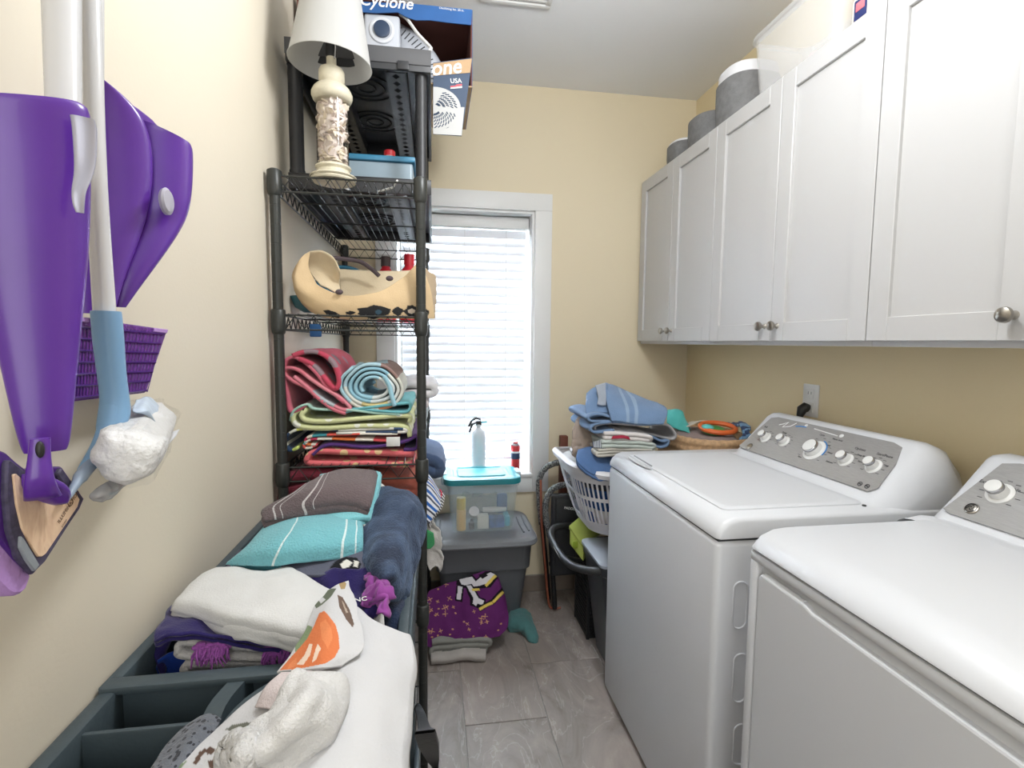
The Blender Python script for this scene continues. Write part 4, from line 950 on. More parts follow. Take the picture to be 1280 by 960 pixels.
# teal towel
TB = [(0, rgb(118, 184, 194)), (.36, rgb(214, 230, 230)), (.378, rgb(118, 184, 194)), (.83, rgb(214, 230, 230)), (.85, rgb(118, 184, 194)), (.93, rgb(214, 230, 230)), (.945, rgb(118, 184, 194))]
tt = sheet('teal_towel', [
    row([(338, 650, .990), (372, 641, .998), (410, 634, 1.0), (450, 640, .995)]),
    row([(318, 672, .985), (362, 662, 1.0), (410, 656, 1.003), (452, 658, .995)]),
    row([(300, 690, .970), (345, 686, .985), (400, 680, .988), (452, 676, .980)]),
    row([(284, 700, .955), (335, 704, .962), (395, 697, .968), (452, 690, .962)])],
    cloth('teal_terry', rgb(118, 184, 194), .08, bump=.9, bscale=260, bands=TB), t=.011, layers=1, nu=60, nv=40, wr=.003, seed=1, drop=.006)
tag(tt, 'teal towel with thin white stripes, in front of the brown one on the cart', 'towel')
tag(sheet('teal_towel', [row([(350, 668, .972), (400, 662, .975), (448, 662, .972)]), row([(300, 700, .945), (370, 700, .952), (446, 694, .952)]), row([(288, 708, .938), (350, 712, .942), (400, 706, .945)])], cloth('teal_terry_plain', rgb(96, 176, 190), .08, bump=.9, bscale=260), t=.010, layers=2, gap=.010, nu=40, nv=20, wr=.003, seed=6), 'lower teal towel layers showing below the striped teal towel', 'towel')
# roll at the left end of the teal towel
rp = [at(283+9*math.cos(a)*k, 697-9*math.sin(a)*k, Z=.962) for a, k in [(i*.42, 1-i*.05) for i in range(16)]]
# white tea towel, light teal towel and brown towel on top
tag(sheet('light_teal_towel', [row([(400, 596, 1.035), (440, 590, 1.04), (472, 592, 1.04)]), row([(390, 630, 1.012), (440, 626, 1.018), (466, 622, 1.018)]), row([(400, 658, .995), (440, 652, .998), (456, 650, .995)])], cloth('light_teal_terry', rgb(128, 196, 204), .06, bump=.9, bscale=260), t=.012, layers=2, gap=.012, nu=24, nv=18, wr=.002), 'light teal folded towel directly under the brown towel', 'towel')
tag(sheet('white_tea_towel', [row([(450, 602, 1.018), (474, 604, 1.018), (485, 612, 1.016)]), row([(445, 628, 1.003), (462, 630, 1.003), (474, 630, 1.002)]), row([(440, 655, .985), (448, 655, .985), (453, 657, .985)])], cloth('white_tea', rgb(220, 216, 210), .04, bump=.2), t=.004, layers=2, gap=.006, nu=20, nv=16, wr=.002), 'thin white folded tea towel sticking out between the brown towel and the navy fleece', 'towel')
BB = [(0, rgb(104, 92, 94)), (.045, rgb(190, 186, 186)), (.052, rgb(104, 92, 94)), (.075, rgb(190, 186, 186)), (.082, rgb(104, 92, 94)), (.17, rgb(196, 190, 190)), (.180, rgb(104, 92, 94)), (.215, rgb(196, 190, 190)), (.222, rgb(104, 92, 94))]
tag(sheet('brown_towel', [
    row([(384, 606, 1.052), (404, 594, 1.058), (430, 587, 1.062), (465, 588, 1.060)]),
    row([(358, 622, 1.040), (392, 612, 1.052), (424, 606, 1.056), (461, 607, 1.052)]),
    row([(330, 636, 1.022), (376, 629, 1.032), (418, 624, 1.036), (456, 626, 1.030)]),
    row([(331, 650, 1.006), (378, 641, 1.014), (420, 634, 1.018), (452, 637, 1.012)])],
    cloth('brown_terry', rgb(104, 92, 94), .08, bump=.8, bscale=300, bands=BB), t=.012, layers=2, gap=.013, nu=50, nv=30, wr=.002, seed=8, drop=.005), 'brown-grey folded towel with white stripes at its left end, top of the cart pile', 'towel')
# navy fleece
FL = N('navy_fleece'); FL.b.inputs['Base Color'].default_value = (*rgb(50, 66, 92), 1); FL.b.inputs['Roughness'].default_value = .8; FL.b.inputs['Sheen Weight'].default_value = .45; FL.b.inputs['Sheen Roughness'].default_value = .35; FL.b.inputs['Sheen Tint'].default_value = (*rgb(150, 170, 200), 1)
tc = FL.n('ShaderNodeTexCoord'); nz = FL.n('ShaderNodeTexNoise', Scale=14, Detail=4, Distortion=1.5); FL.l(tc.outputs['Object'], nz.inputs[0]); FL.l(FL.ramp(nz.outputs[0], [(.35, rgb(30, 42, 64)), (.65, rgb(62, 80, 108))]), FL.b.inputs['Base Color'])
n2 = FL.n('ShaderNodeTexNoise', Scale=260, Detail=2); FL.l(tc.outputs['Object'], n2.inputs[0]); FL.bump(n2.outputs[0], .7, .004); FL = FL.m
tag(sheet('navy_blanket', [
    row([(470, 604, 1.015), (490, 606, 1.03), (506, 612, 1.03), (520, 620, 1.01)]),
    row([(466, 625, .995), (490, 624, 1.02), (510, 630, 1.02), (527, 640, .985)]),
    row([(455, 652, .975), (478, 650, 1.0), (500, 656, 1.0), (520, 668, .965)]),
    row([(449, 685, .955), (472, 688, .985), (495, 692, .98), (512, 700, .94)]),
    row([(455, 705, .945), (474, 715, .965), (490, 720, .965), (503, 724, .925)]),
    row([(470, 718, .92), (480, 730, .925), (490, 734, .92), (499, 735, .90)])], FL, t=.016, layers=2, gap=.02, nu=40, nv=44, wr=.009, wf=16, seed=12, drop=.012), 'dark blue fleece blanket rolled along the right edge of the cart pile', 'blanket')
tag(sheet('navy_cushion', [row([(470, 735, .90), (490, 730, .905), (505, 735, .90)]), row([(475, 760, .89), (490, 758, .90), (503, 765, .885)]), row([(478, 790, .87), (488, 790, .875), (499, 795, .865)])], cloth('dark_denim', rgb(40, 52, 78), .2), t=.01, nu=20, nv=24, wr=.008, seed=3), 'dark denim piece inside the cart tub below the fleece', 'cloth')
tag(sheet('white_fringe_cloth', [row([(466, 768, .915), (474, 766, .915), (480, 770, .91)]), row([(468, 784, .90), (475, 784, .902), (482, 786, .90)])], WHT, t=.004, nu=12, nv=8, wr=.004), 'small white cloth corner below the magenta cloth', 'cloth')
# filler pile below so nothing hovers
tag(sheet('blue_sheet', [row([(300, 690, .905), (400, 690, .92), (495, 720, .885)]), row([(260, 740, .89), (370, 740, .905), (490, 745, .885)]), row([(225, 790, .875), (330, 810, .875), (440, 830, .87)])], cloth('dark_blue_sheet', rgb(46, 48, 84)), t=.012, layers=6, gap=.022, nu=16, nv=12, wr=.004), 'dark blue folded sheets filling the cart tub under the pile', 'sheet')
# ---- the big white towel with printed harvest motifs
W0 = rgb(206, 206, 208); LEAF = rgb(112, 114, 104); BRN = rgb(98, 78, 68); RED = rgb(214, 84, 56)
PT = printed('printed_white_terry', .95, .25, 300)
bt = sheet('harvest_towel', [
    row([(425, 742, .955), (452, 757, .957), (484, 781, .945), (512, 792, .930)]),
    row([(412, 780, .965), (445, 795, .960), (484, 815, .950), (519, 822, .925)]),
    row([(395, 822, .960), (430, 840, .962), (474, 850, .952), (517, 856, .922)]),
    row([(350, 848, .935), (398, 880, .955), (462, 896, .948), (515, 900, .918)]),
    row([(300, 884, .915), (360, 915, .940), (445, 935, .942), (513, 940, .912)]),
    row([(250, 925, .905), (330, 955, .930), (430, 975, .935), (512, 985, .905)]),
    row([(205, 968, .900), (300, 1010, .920), (420, 1030, .92), (512, 1040, .895)])], PT, t=.007, nu=150, nv=190, wr=.006, wf=11, seed=21, drop=.010, dropw=.05,
    paint=(W0, [([(283, 915), (293, 909), (310, 906), (327, 907), (322, 913), (305, 917), (290, 917)], LEAF),
        ([(287, 897), (294, 886), (303, 877), (306, 878), (297, 889), (290, 898)], RED),
        ([(243, 957), (250, 944), (257, 939), (262, 941), (254, 949), (247, 960)], BRN), ([(259, 942), (263, 937), (269, 938), (271, 943), (265, 947), (260, 946)], BRN), ([(273, 953), (278, 948), (284, 951), (282, 958), (275, 959)], BRN), ([(262, 955), (268, 953), (272, 962), (265, 965)], BRN),
        ([(214, 966), (222, 958), (234, 955), (226, 966)], rgb(122, 140, 112)), ([(349, 862), (352, 858), (354, 866), (351, 872)], LEAF), ([(350, 968), (362, 960), (366, 975), (352, 980)], rgb(130, 40, 44))]))
tag(bt, 'large white towel with printed harvest motifs draped over the near end of the cart', 'towel')
O1, O2, O3 = rgb(218, 124, 78), rgb(228, 140, 92), rgb(240, 216, 196); GRN = rgb(132, 150, 116); DKG = rgb(104, 112, 96)
pump = [([(424, 731), (429, 727), (433, 731), (431, 738), (426, 738)], rgb(168, 144, 104)),
    ([(393, 756), (401, 744), (412, 737), (421, 737), (414, 748), (404, 757), (396, 762)], DKG), ([(399, 752), (404, 748), (408, 751), (402, 756)], W0),
    ([(422, 745), (428, 748), (436, 762), (442, 782), (440, 786), (432, 776), (424, 760)], rgb(110, 92, 82)), ([(427, 752), (430, 756), (435, 768), (432, 768)], rgb(176, 160, 146)),
    ([(376, 790), (386, 783), (392, 785), (388, 798), (378, 812), (370, 818), (370, 806)], GRN),
    ([(350, 840), (360, 828), (372, 815), (385, 800), (394, 783), (400, 768), (406, 765), (412, 772), (419, 782), (423, 797), (424, 812), (418, 823), (406, 831), (392, 834), (372, 838)], O1),
    ([(372, 832), (382, 820), (388, 806), (392, 806), (389, 820), (380, 833)], O3), ([(398, 806), (402, 812), (396, 826), (391, 830), (394, 818)], O3),
    ([(401, 780), (408, 776), (414, 786), (416, 800), (410, 812), (403, 800)], O2), ([(360, 838), (364, 830), (372, 824), (372, 834)], O2)]
tag(sheet('pumpkin_tea_towel', [
    row([(412, 738, .964), (424, 731, .968), (436, 727, .968)]),
    row([(396, 758, .962), (418, 755, .975), (446, 758, .972)]),
    row([(384, 785, .958), (412, 786, .980), (455, 790, .970)]),
    row([(368, 812, .955), (405, 814, .980), (452, 812, .970)]),
    row([(346, 842, .950), (392, 838, .972), (426, 832, .968)])], PT, t=.004, nu=120, nv=130, wr=.004, wf=14, seed=22, paint=(W0, pump)), 'white tea towel printed with an orange pumpkin and leaves, on the cart pile', 'tea towel')
# pinkish folded flap and crumpled white sock-like cloth in front
tag(sheet('white_shirt', [
    row([(352, 842, .960), (385, 840, .968), (400, 846, .968)]),
    row([(334, 860, .950), (362, 862, .962), (384, 872, .955)]),
    row([(322, 884, .935), (340, 886, .945), (356, 900, .940)])], cloth('pinkish_white', rgb(222, 210, 210), .05, bump=.3), t=.004, nu=26, nv=26, wr=.005, seed=14), 'faintly pink white cloth fold below the printed pumpkin', 'cloth')
tag(sheet('white_sock', [
    row([(378, 836, .985), (400, 832, .992), (423, 850, .975)]),
    row([(362, 852, .982), (392, 860, 1.0), (424, 872, .970)]),
    row([(342, 876, .975), (372, 888, .998), (408, 900, .968)]),
    row([(318, 902, .965), (352, 914, .990), (388, 922, .960)]),
    row([(298, 924, .955), (330, 938, .978), (366, 944, .950)]),
    row([(290, 945, .945), (318, 955, .962), (350, 962, .940)])], cloth('soft_grey_white', rgb(214, 213, 212), .05, bump=.5), t=.014, nu=44, nv=50, wr=.011, wf=20, seed=15, drop=.02), 'soft crumpled off-white cloth lying on the draped towel near the camera', 'cloth')
tag(sheet('wool_hat', [
    row([(284, 922, .955), (305, 912, .975), (326, 920, .965)]),
    row([(278, 940, .950), (305, 936, .985), (334, 945, .960)]),
    row([(282, 962, .940), (308, 965, .965), (332, 968, .945)])], cloth('fuzzy_wool', rgb(204, 203, 202), .08, bump=1.6, bscale=120), t=.012, nu=40, nv=40, wr=.008, wf=60, seed=16, drop=.02), 'fuzzy grey-white woollen lump at the front of the cart pile', 'wool')
tag(sheet('grey_fleece_cloth', [
    row([(255, 896, .912), (266, 894, .915), (276, 903, .908)]),
    row([(228, 915, .905), (246, 916, .912), (262, 925, .905)]),
    row([(205, 942, .900), (226, 945, .908), (244, 952, .900)]),
    row([(185, 975, .895), (205, 978, .900), (225, 985, .895)])], cloth('grey_flecked_fleece', rgb(112, 116, 124), .25, bump=1, bscale=140, spots=(rgb(60, 62, 68), 140, .35)), t=.010, nu=30, nv=40, wr=.005, seed=17), 'mottled grey fleece cloth left of the draped towel on the cart trays', 'cloth')
# ================================================================ SHELF 3: towels
Y3 = 1.490
zs = Z3
def L3(pts): return [xz(x, y, Y3) for x, y in pts]
def rib(name, label, m, pts, d, t, seed=0, y=None, **k): return tag(ribbon(name, L3(pts) if y is None else [xz(a, b, y) for a, b in pts], m, y or Y3, (y or Y3)+d, t=t, seed=seed, **k), label, 'towel', 'towels on the middle shelf of the rack')
CORAL = cloth('coral_terry', rgb(232, 116, 122), .06, spots=(rgb(234, 200, 150), 26, .30))
rib('coral_towel', 'coral pink towel with pale orange print, bottom of the middle shelf stack', CORAL, [(518, 568), (440, 566), (396, 565), (384, 572), (390, 580), (440, 580), (518, 581)], .38, .0155, 1)
rib('purple_towel', 'dark purple towel second from the bottom of the middle shelf stack', cloth('purple_terry', rgb(92, 58, 124), .12), [(390, 568), (400, 560), (412, 556), (430, 557), (460, 559), (490, 556), (510, 551), (520, 546), (521, 562), (505, 563)], .36, .0085, 2, wr=.005)
rib('multicoloured_towel', 'red, orange and white towel with a rolled left end on the middle shelf', cloth('multi_terry', rgb(210, 90, 80), .1, bands=[(0, rgb(214, 84, 90)), (.12, rgb(232, 226, 214)), (.2, rgb(220, 120, 66)), (.3, rgb(232, 226, 214)), (.38, rgb(190, 60, 90)), (.5, rgb(230, 220, 206)), (.6, rgb(70, 150, 160)), (.7, rgb(226, 96, 84)), (.85, rgb(234, 228, 216))], rep=2), [(498, 551), (450, 550), (400, 549), (386, 551), (379, 557), (384, 561), (396, 556), (384, 556), (382, 549), (395, 545), (440, 543), (497, 542)], .36, .0060, 3)
rib('palm_towel', 'navy and white patterned towel with lime edge curling left on the middle shelf', cloth('palm_terry', rgb(44, 64, 92), .1, bands=[(0, rgb(190, 206, 110)), (.05, rgb(46, 66, 96)), (.16, rgb(232, 232, 222)), (.2, rgb(46, 66, 96)), (.3, rgb(226, 226, 210)), (.36, rgb(206, 210, 110)), (.42, rgb(232, 232, 222)), (.5, rgb(46, 66, 96)), (.55, rgb(230, 230, 222)), (.7, rgb(70, 90, 120)), (.74, rgb(232, 230, 222)), (.85, rgb(60, 80, 110)), (.93, rgb(230, 230, 222))]), [(372, 560), (362, 563), (356, 556), (359, 544), (370, 537), (385, 536), (420, 538), (460, 537), (500, 536), (506, 540), (470, 541), (420, 542)], .36, .0072, 4)
rib('lime_towel', 'pale lime towel with white dots, thick fold in the middle of the shelf stack', cloth('lime_terry', rgb(214, 218, 166), .06, spots=(rgb(232, 234, 220), 26, .30)), [(512, 546), (506, 534), (470, 533), (410, 535), (376, 534), (366, 527), (368, 516), (380, 512), (376, 521), (390, 527), (450, 524), (508, 520), (512, 528)], .36, .0125, 5)
rib('mint_towel', 'mint green towel edge above the lime one on the middle shelf', cloth('mint_terry', rgb(170, 208, 194), .06), [(363, 527), (365, 517), (372, 510), (384, 506), (395, 512), (440, 513), (470, 516), (500, 518)], .33, .0065, 6)
rib('teal_beach_towel', 'turquoise towel under the rolled striped towel on the middle shelf', cloth('turquoise_terry', rgb(116, 186, 194), .08), [(430, 516), (450, 512), (480, 514), (505, 515), (513, 511), (512, 504), (500, 505), (470, 508), (440, 512)], .33, .0075, 7)
# pink pair, slanting
PINK = cloth('pink_terry', rgb(222, 132, 146), .06, bands=[(0, rgb(214, 120, 134)), (.5, rgb(226, 142, 154)), (.72, rgb(220, 132, 146)), (.8, rgb(176, 186, 192)), (.9, rgb(222, 134, 148))])
rib('pink_towel', 'pink towel folded in a slanting wave at the left of the middle shelf', PINK, [(432, 517), (415, 511), (398, 498), (382, 485), (368, 478), (357, 470), (355, 463), (362, 460), (374, 464), (390, 476), (408, 487), (428, 500), (438, 510), (428, 512), (410, 504), (395, 494), (380, 482), (367, 471)], .34, .0095, 8, wr=.002)
rib('pink_towel', 'deeper pink towel behind, wrapping down the left post on the middle shelf', cloth('rose_terry', rgb(204, 106, 124), .06), [(430, 504), (412, 488), (396, 468), (380, 452), (366, 446), (356, 452), (355, 470), (358, 492), (362, 514), (374, 512), (382, 506)], .34, .0085, 9)
rib('floral_towel', 'red towel with grey pattern on top of the pink ones on the middle shelf', cloth('floral_terry', rgb(196, 76, 98), .1, spots=(rgb(150, 130, 138), 16, .32)), [(366, 445), (380, 440), (396, 441), (410, 448), (420, 462), (424, 478), (418, 486), (404, 472), (390, 456), (374, 448)], .33, .0125, 10)
# rolled striped towel
c = xz(466, 484, Y3); rr_ = (xz(512, 484, Y3)-xz(466, 484, Y3)).length-.012
sp = [Vector((c.x+(rr_-.0135*k/14)*1.0*math.cos(2.2+k*.45), 0, c.z+(rr_-.0135*k/14)*.78*math.sin(2.2+k*.45))) for k in range(60)]
rib('striped_beach_towel', 'rolled beach towel with blue, white, orange and brown stripes, right of the pink ones', cloth('striped_terry', rgb(190, 214, 222), .06, bands=[(0, rgb(158, 200, 218)), (.07, rgb(226, 226, 214)), (.11, rgb(214, 128, 88)), (.14, rgb(228, 226, 216)), (.19, rgb(140, 110, 104)), (.23, rgb(172, 208, 222)), (.29, rgb(228, 228, 218)), (.33, rgb(226, 204, 140)), (.37, rgb(228, 228, 220)), (.42, rgb(146, 196, 216)), (.6, rgb(222, 228, 226)), (.7, rgb(150, 200, 218)), (.85, rgb(224, 226, 220))]), [(0, 0)], .3, .0095) if False else None
o = ribbon('striped_beach_towel', sp, cloth('striped_terry', rgb(190, 214, 222), .06, bands=[(0, rgb(168, 204, 216)), (.06, rgb(222, 222, 212)), (.10, rgb(206, 136, 100)), (.125, rgb(222, 222, 212)), (.17, rgb(150, 122, 116)), (.20, rgb(176, 208, 220)), (.27, rgb(222, 224, 216)), (.31, rgb(214, 196, 140)), (.35, rgb(222, 224, 218)), (.42, rgb(150, 196, 214)), (.56, rgb(214, 224, 226)), (.66, rgb(156, 200, 216)), (.8, rgb(218, 224, 222)), (.9, rgb(160, 202, 218))]), Y3+.002, Y3+.30, t=.0085, n=170, wr=.010, seed=31)
tag(o, 'rolled beach towel with blue, white, orange and brown stripes, right of the pink ones', 'towel', 'towels on the middle shelf of the rack')
tag(ribbon('towel_end', [xz(480, 470, Y3-.006), xz(486, 482, Y3-.008), xz(490, 496, Y3-.006), xz(494, 508, Y3)], cloth('light_blue_terry', rgb(160, 204, 220)), Y3-.006, Y3+.1, t=.012, n=20, wr=.003), 'light blue towel end hanging from the rolled towel', 'towel', 'towels on the middle shelf of the rack')
tag(G().box(xz(483, 558, Y3-.013)+Vector((0, Y3-.014, 0)), xz(500, 546, Y3-.013)+Vector((0, Y3-.0125, 0)), .0002).build('care_label', M_['white_paint']), 'white care label hanging from the towels on the middle shelf', 'label')
# whites behind at the right
for i, (yt, yb2, xr, cc, nm, lb) in enumerate(((478, 500, 538, (222, 220, 222), 'white_towel', 'white folded towel behind the rolled one, poking past the rack post'), (500, 512, 530, (206, 196, 196), 'pale_pink_towel', 'pale pink folded towel under the white one at the back of the middle shelf'), (512, 545, 524, (196, 204, 204), 'grey_folded_towel', 'pale grey towel at the back of the middle shelf'))):
    fbox(nm, lb, cloth(nm+'_cloth', rgb(*cc), .05), (500, xr), (yt, yt), yb2, 1.86, .36, 2 if i < 2 else 3, group='towels on the middle shelf of the rack', seed=i+40)
fbox('folded_linen', 'plain folded linen at the bottom back of the middle shelf', cloth('plain_linen', rgb(196, 196, 204), .05), (440, 522), (545, 545), 554, 1.88, .36, 2, group='towels on the middle shelf of the rack', seed=44)
# ================================================================ SHELF 4 (below): heap behind the cart
Y4 = 1.50
GR4 = 'clothes on the shelf below the middle one'
items = [('burgundy_cloth', 'burgundy cloth at the left, just under the middle shelf', (130, 52, 66), (360, 425), (592, 588), 640, 1.50, .5, 3),
         ('terracotta_cloth', 'terracotta cloth just under the right half of the middle shelf', (186, 104, 88), (430, 512), (594, 598), 640, 1.53, .45, 3),
         ('mixed_clothes', 'dark folded clothes low on the shelf behind the cart', (60, 60, 74), (372, 508), (642, 642), 698, 1.515, .8, 4),
         ('mixed_clothes', 'grey folded clothes lowest on the shelf behind the cart', (120, 112, 112), (372, 508), (702, 702), 756, 1.515, .8, 4)]
for i, (nm, lb, cc, xs, tp, bt_, yy, dd_, ly) in enumerate(items):
    fbox(nm, lb, cloth(nm+str(i), rgb(*cc), .12), xs, tp, bt_, yy, dd_, ly, cat='cloth', group=GR4, seed=i+50, wr=.007)
STR = cloth('blue_striped_terry', rgb(222, 224, 230), .05, bands=[(0, rgb(222, 224, 230)), (.3, rgb(44, 98, 176)), (.6, rgb(222, 224, 230)), (.8, rgb(70, 76, 92))], rep=5, axis='y')
Yt = 1.95
tag(sheet('striped_towel', [row([(455, 580), (500, 584), (531, 590), (548, 612)], Y=1.75), row([(450, 588), (500, 594), (530, 603), (551, 626)], Y=1.68), row([(455, 598), (500, 606), (525, 620), (546, 640)], Y=1.62), row([(460, 610), (500, 622), (520, 640), (536, 655)], Y=1.60)], STR, t=.006, nu=50, nv=30, wr=.004, seed=61), 'white towel with bright blue stripes poking out right of the rack post', 'towel', GR4)
PIP = mat('red_piping', rgb(200, 60, 84), .8); 
g = G(); g.tube(smoothline([at(550, 612, Y=1.74), at(552, 618, Y=1.72), at(546, 630, Y=1.68), at(537, 642, Y=1.63), at(533, 652, Y=1.60)], 16), .0028, 6)
tag(g.build('red_piping', PIP), 'red piping edge of the striped towel beside the rack post', 'edging', GR4)
BW = cloth('black_white_edge', rgb(30, 30, 34), .05, bands=[(0, rgb(26, 26, 30)), (.5, rgb(220, 220, 220))], rep=14, axis='y')
tag(sheet('striped_hem', [row([(553, 614), (556, 619)], Y=1.73), row([(549, 630), (553, 634)], Y=1.69), row([(541, 641), (544, 647)], Y=1.64), row([(535, 652), (537, 660)], Y=1.60)], BW, t=.004, nu=6, nv=60, wr=.001), 'black and white striped hem below the red piping beside the rack post', 'edging', GR4)
fbox('dark_blue_cloth', 'dark blue cloth bulging past the rack post under the middle shelf', cloth('dusty_blue', rgb(74, 92, 122)), (500, 544), (566, 570), 596, 1.92, .3, 2, cat='cloth', group=GR4, seed=63)
tag(sheet('hanging_white_cloth', [row([(530, 648), (538, 646), (548, 660)], Y=1.62), row([(531, 672), (540, 668), (553, 685)], Y=1.62), row([(534, 695), (544, 690), (553, 700)], Y=1.62), row([(538, 712), (544, 708), (550, 716)], Y=1.62)], cloth('dingy_white', rgb(206, 202, 198)), t=.004, nu=16, nv=26, wr=.010, wf=26, seed=64), 'off-white cloth hanging past the rack post beside the grey tote', 'cloth', GR4)
tag(sheet('green_cloth', [row([(531, 660), (542, 666)], Y=1.600), row([(531, 676), (543, 680)], Y=1.600), row([(532, 686), (538, 686)], Y=1.600)], cloth('green_cotton', rgb(72, 160, 104)), t=.003, nu=10, nv=14, wr=.003), 'small green cloth beside the near rack post', 'cloth', GR4)
tag(sheet('red_strip_cloth', [row([(523, 650), (529, 652)], Y=1.56), row([(523, 720), (528, 720)], Y=1.56), row([(524, 760), (527, 760)], Y=1.56)], cloth('orange_red', rgb(222, 84, 58), bands=[(0, rgb(222, 84, 58)), (.5, rgb(216, 176, 150)), (.7, rgb(214, 70, 56))], rep=3, axis='y'), t=.004, nu=6, nv=30, wr=.003), 'narrow orange-red cloth edge behind the near rack post', 'cloth', GR4)
# ================================================================ SHELF 2: tote bag
TAN = rgb(208, 182, 144); TANL = rgb(226, 208, 176); BK = rgb(44, 44, 46)
PC = printed('printed_canvas', .9, .3, 300)
def Y2(pts, Y): return [at(x, y, Y=Y) for x, y in pts]
def shp(cx, cy, rx, ry, n=12, ph=0): return [(cx+rx*(1+.18*math.sin(3*i+ph))*math.cos(2*PI*i/n), cy+ry*(1+.18*math.cos(2*i+ph))*math.sin(2*PI*i/n)) for i in range(n)]
bg = thing('canvas_tote_bag', 'tan canvas tote bag with black print lying open on the second shelf', 'bag', (-.2, 1.6, Z2))
prints = [([(404, 388), (410, 387), (420, 390), (426, 394), (424, 397), (410, 394)], BK), (shp(438, 391, 6, 2.2), BK), (shp(467, 389.5, 21, 7.5), BK), (shp(473, 390, 4, 3), rgb(60, 84, 100)),
    (shp(497, 389, 7, 5, ph=1), BK), (shp(515, 389, 10, 7, ph=2), BK), (shp(514, 389, 4.5, 3), rgb(216, 200, 180)), (shp(530, 391, 6, 5), BK)]
sheet('front_panel', [
    [at(388, 314, Y=1.60), at(386, 336, Y=1.55), at(400, 358, Y=1.50), at(430, 369, Y=1.48), at(470, 366, Y=1.48), at(500, 350, Y=1.50), at(521, 330, Y=1.53)],
    [at(374, 326, Y=1.56), at(371, 350, Y=1.51), at(392, 372, Y=1.485), at(430, 381, Y=1.475), at(475, 379, Y=1.475), at(508, 368, Y=1.49), at(532, 345, Y=1.52)],
    [at(366, 345, Y=1.56), at(371, 368, Y=1.51), at(395, 386, Y=1.49), at(432, 394, Y=1.48), at(478, 394, Y=1.48), at(512, 390, Y=1.49), at(540, 372, Y=1.53)],
    [at(370, 360, Y=1.57), at(378, 379, Y=1.53), at(398, 393, Y=1.50), at(434, 398, Y=1.49), at(480, 398, Y=1.49), at(514, 398, Y=1.50), at(543, 398, Y=1.54)]],
    PC, bg, t=.004, nu=200, nv=90, wr=.003, seed=71, paint=(TAN, prints))
LIN = cloth('canvas_inside', TANL, .04, bump=.3)
sheet('left_lobe', [Y2([(388, 314), (402, 314), (416, 322), (424, 338)], 1.62), Y2([(386, 336), (398, 336), (414, 345), (424, 356)], 1.66), Y2([(400, 357), (408, 360), (418, 366), (426, 371)], 1.62)], LIN, bg, t=.004, nu=30, nv=20, wr=.003, seed=72)
sheet('back_panel', [Y2([(422, 337), (450, 338), (480, 339), (514, 338)], 1.78), Y2([(424, 355), (450, 356), (480, 356), (508, 352)], 1.74), Y2([(426, 372), (450, 374), (480, 372), (500, 362)], 1.70)], LIN, bg, t=.004, nu=30, nv=20, wr=.002, seed=73)
sheet('right_panel', [[at(521, 330, Y=1.54), at(535, 338, Y=1.62), at(545, 346, Y=1.72)], [at(528, 360, Y=1.53), at(538, 364, Y=1.62), at(546, 368, Y=1.72)], [at(532, 398, Y=1.54), at(541, 398, Y=1.62), at(543, 398, Y=1.72)]], cloth('canvas_side', rgb(198, 172, 136)), bg, t=.004, nu=20, nv=20, wr=.004, seed=74)
HND = mat('rope_handle', rgb(84, 72, 76), .85, bump=.5)
G().tube(smoothline([at(414, 322, Y=1.66), at(432, 324, Y=1.68), at(450, 327, Y=1.70), at(464, 336, Y=1.70), at(474, 345, Y=1.70)], 24), .0068, 8).build('handle', HND, bg)
for q, r in (((424, 365), 1.470), ((487, 348), 1.482)):
    p = at(*q, Y=r); G().ball(p, (.0105, .006, .0075), 12).build('handle_knot', HND, bg)
TEAL = mat('teal_hose', rgb(52, 136, 176), .4)
hs = thing('teal_hose', 'coiled bright blue hose behind the tan tote bag on the second shelf', 'hose', (-.25, 1.86, Z2))
g = G()
cc = at(428, 352, Y=1.92)
for k in range(4):
    rx = .085-.008*k
    g.tube([cc+Vector((rx*math.cos(a), .012*k, rx*.62*math.sin(a)+.0)) for a in [i*PI/18 for i in range(36)]], .0055, 7, closed=True)
g.build('coil', TEAL, hs)
tl_ = thing('teal_dish', 'dark teal plastic dish under the left end of the tote bag', 'dish', at(388, 392, Y=1.58))
g = G(); p = at(392, 377, Y=1.72); g.lathe([(.03, -.035), (.055, -.02), (.07, .012), (.072, .014), (.068, .012), (.05, -.018), (.001, -.03)], p, 28); g.build('bowl', mat('dark_teal', rgb(50, 112, 124), .4), tl_)
def bottle(label, cx, pybot, pytop, Y, r, m, cm):
    b = at(cx, pybot, Y=Y); b.z = Z2; h = at(cx, pytop, Y=Y).z-b.z
    t = thing('red_bottle', label, 'bottle', b)
    G().lathe([(r, 0), (r, h*.66), (r*.9, h*.74), (r*.45, h*.82), (r*.42, h*.86)], b, 20).build('body', m, t)
    G().lathe([(r*.5, h*.85), (r*.5, h*.97), (r*.45, h), (.001, h)], b, 20).build('cap', cm, t)
RP = mat('red_plastic2', rgb(206, 40, 56), .35)
bottle('red bottle with dark cap standing behind the tote bag', 483, 395, 321, 2.0, .036, RP, mat('dark_cap', rgb(70, 58, 60), .5))
bottle('red bottle partly hidden behind the near rack post', 512, 395, 318, 2.05, .04, RP, RP)
tb_ = thing('clear_bottle', 'clear bottle neck with yellow band sticking out right of the tote bag', 'bottle', at(545, 380, Y=1.84))
p = at(541, 352, Y=1.84); ax = Matrix(((0, 0, 1), (1, 0, 0), (0, 1, 0)))
G().lathe([(.025, -.10), (.025, -.02), (.014, .0), (.014, .018), (.001, .019)], p, 20, ax).build('body', CLEAR, tb_)
G().lathe([(.015, -.004), (.0155, .006), (.0145, .006)], p+Vector((0, 0, -.012)), 20, ax).build('band', mat('yellow_band', rgb(214, 170, 70), .4), tb_)
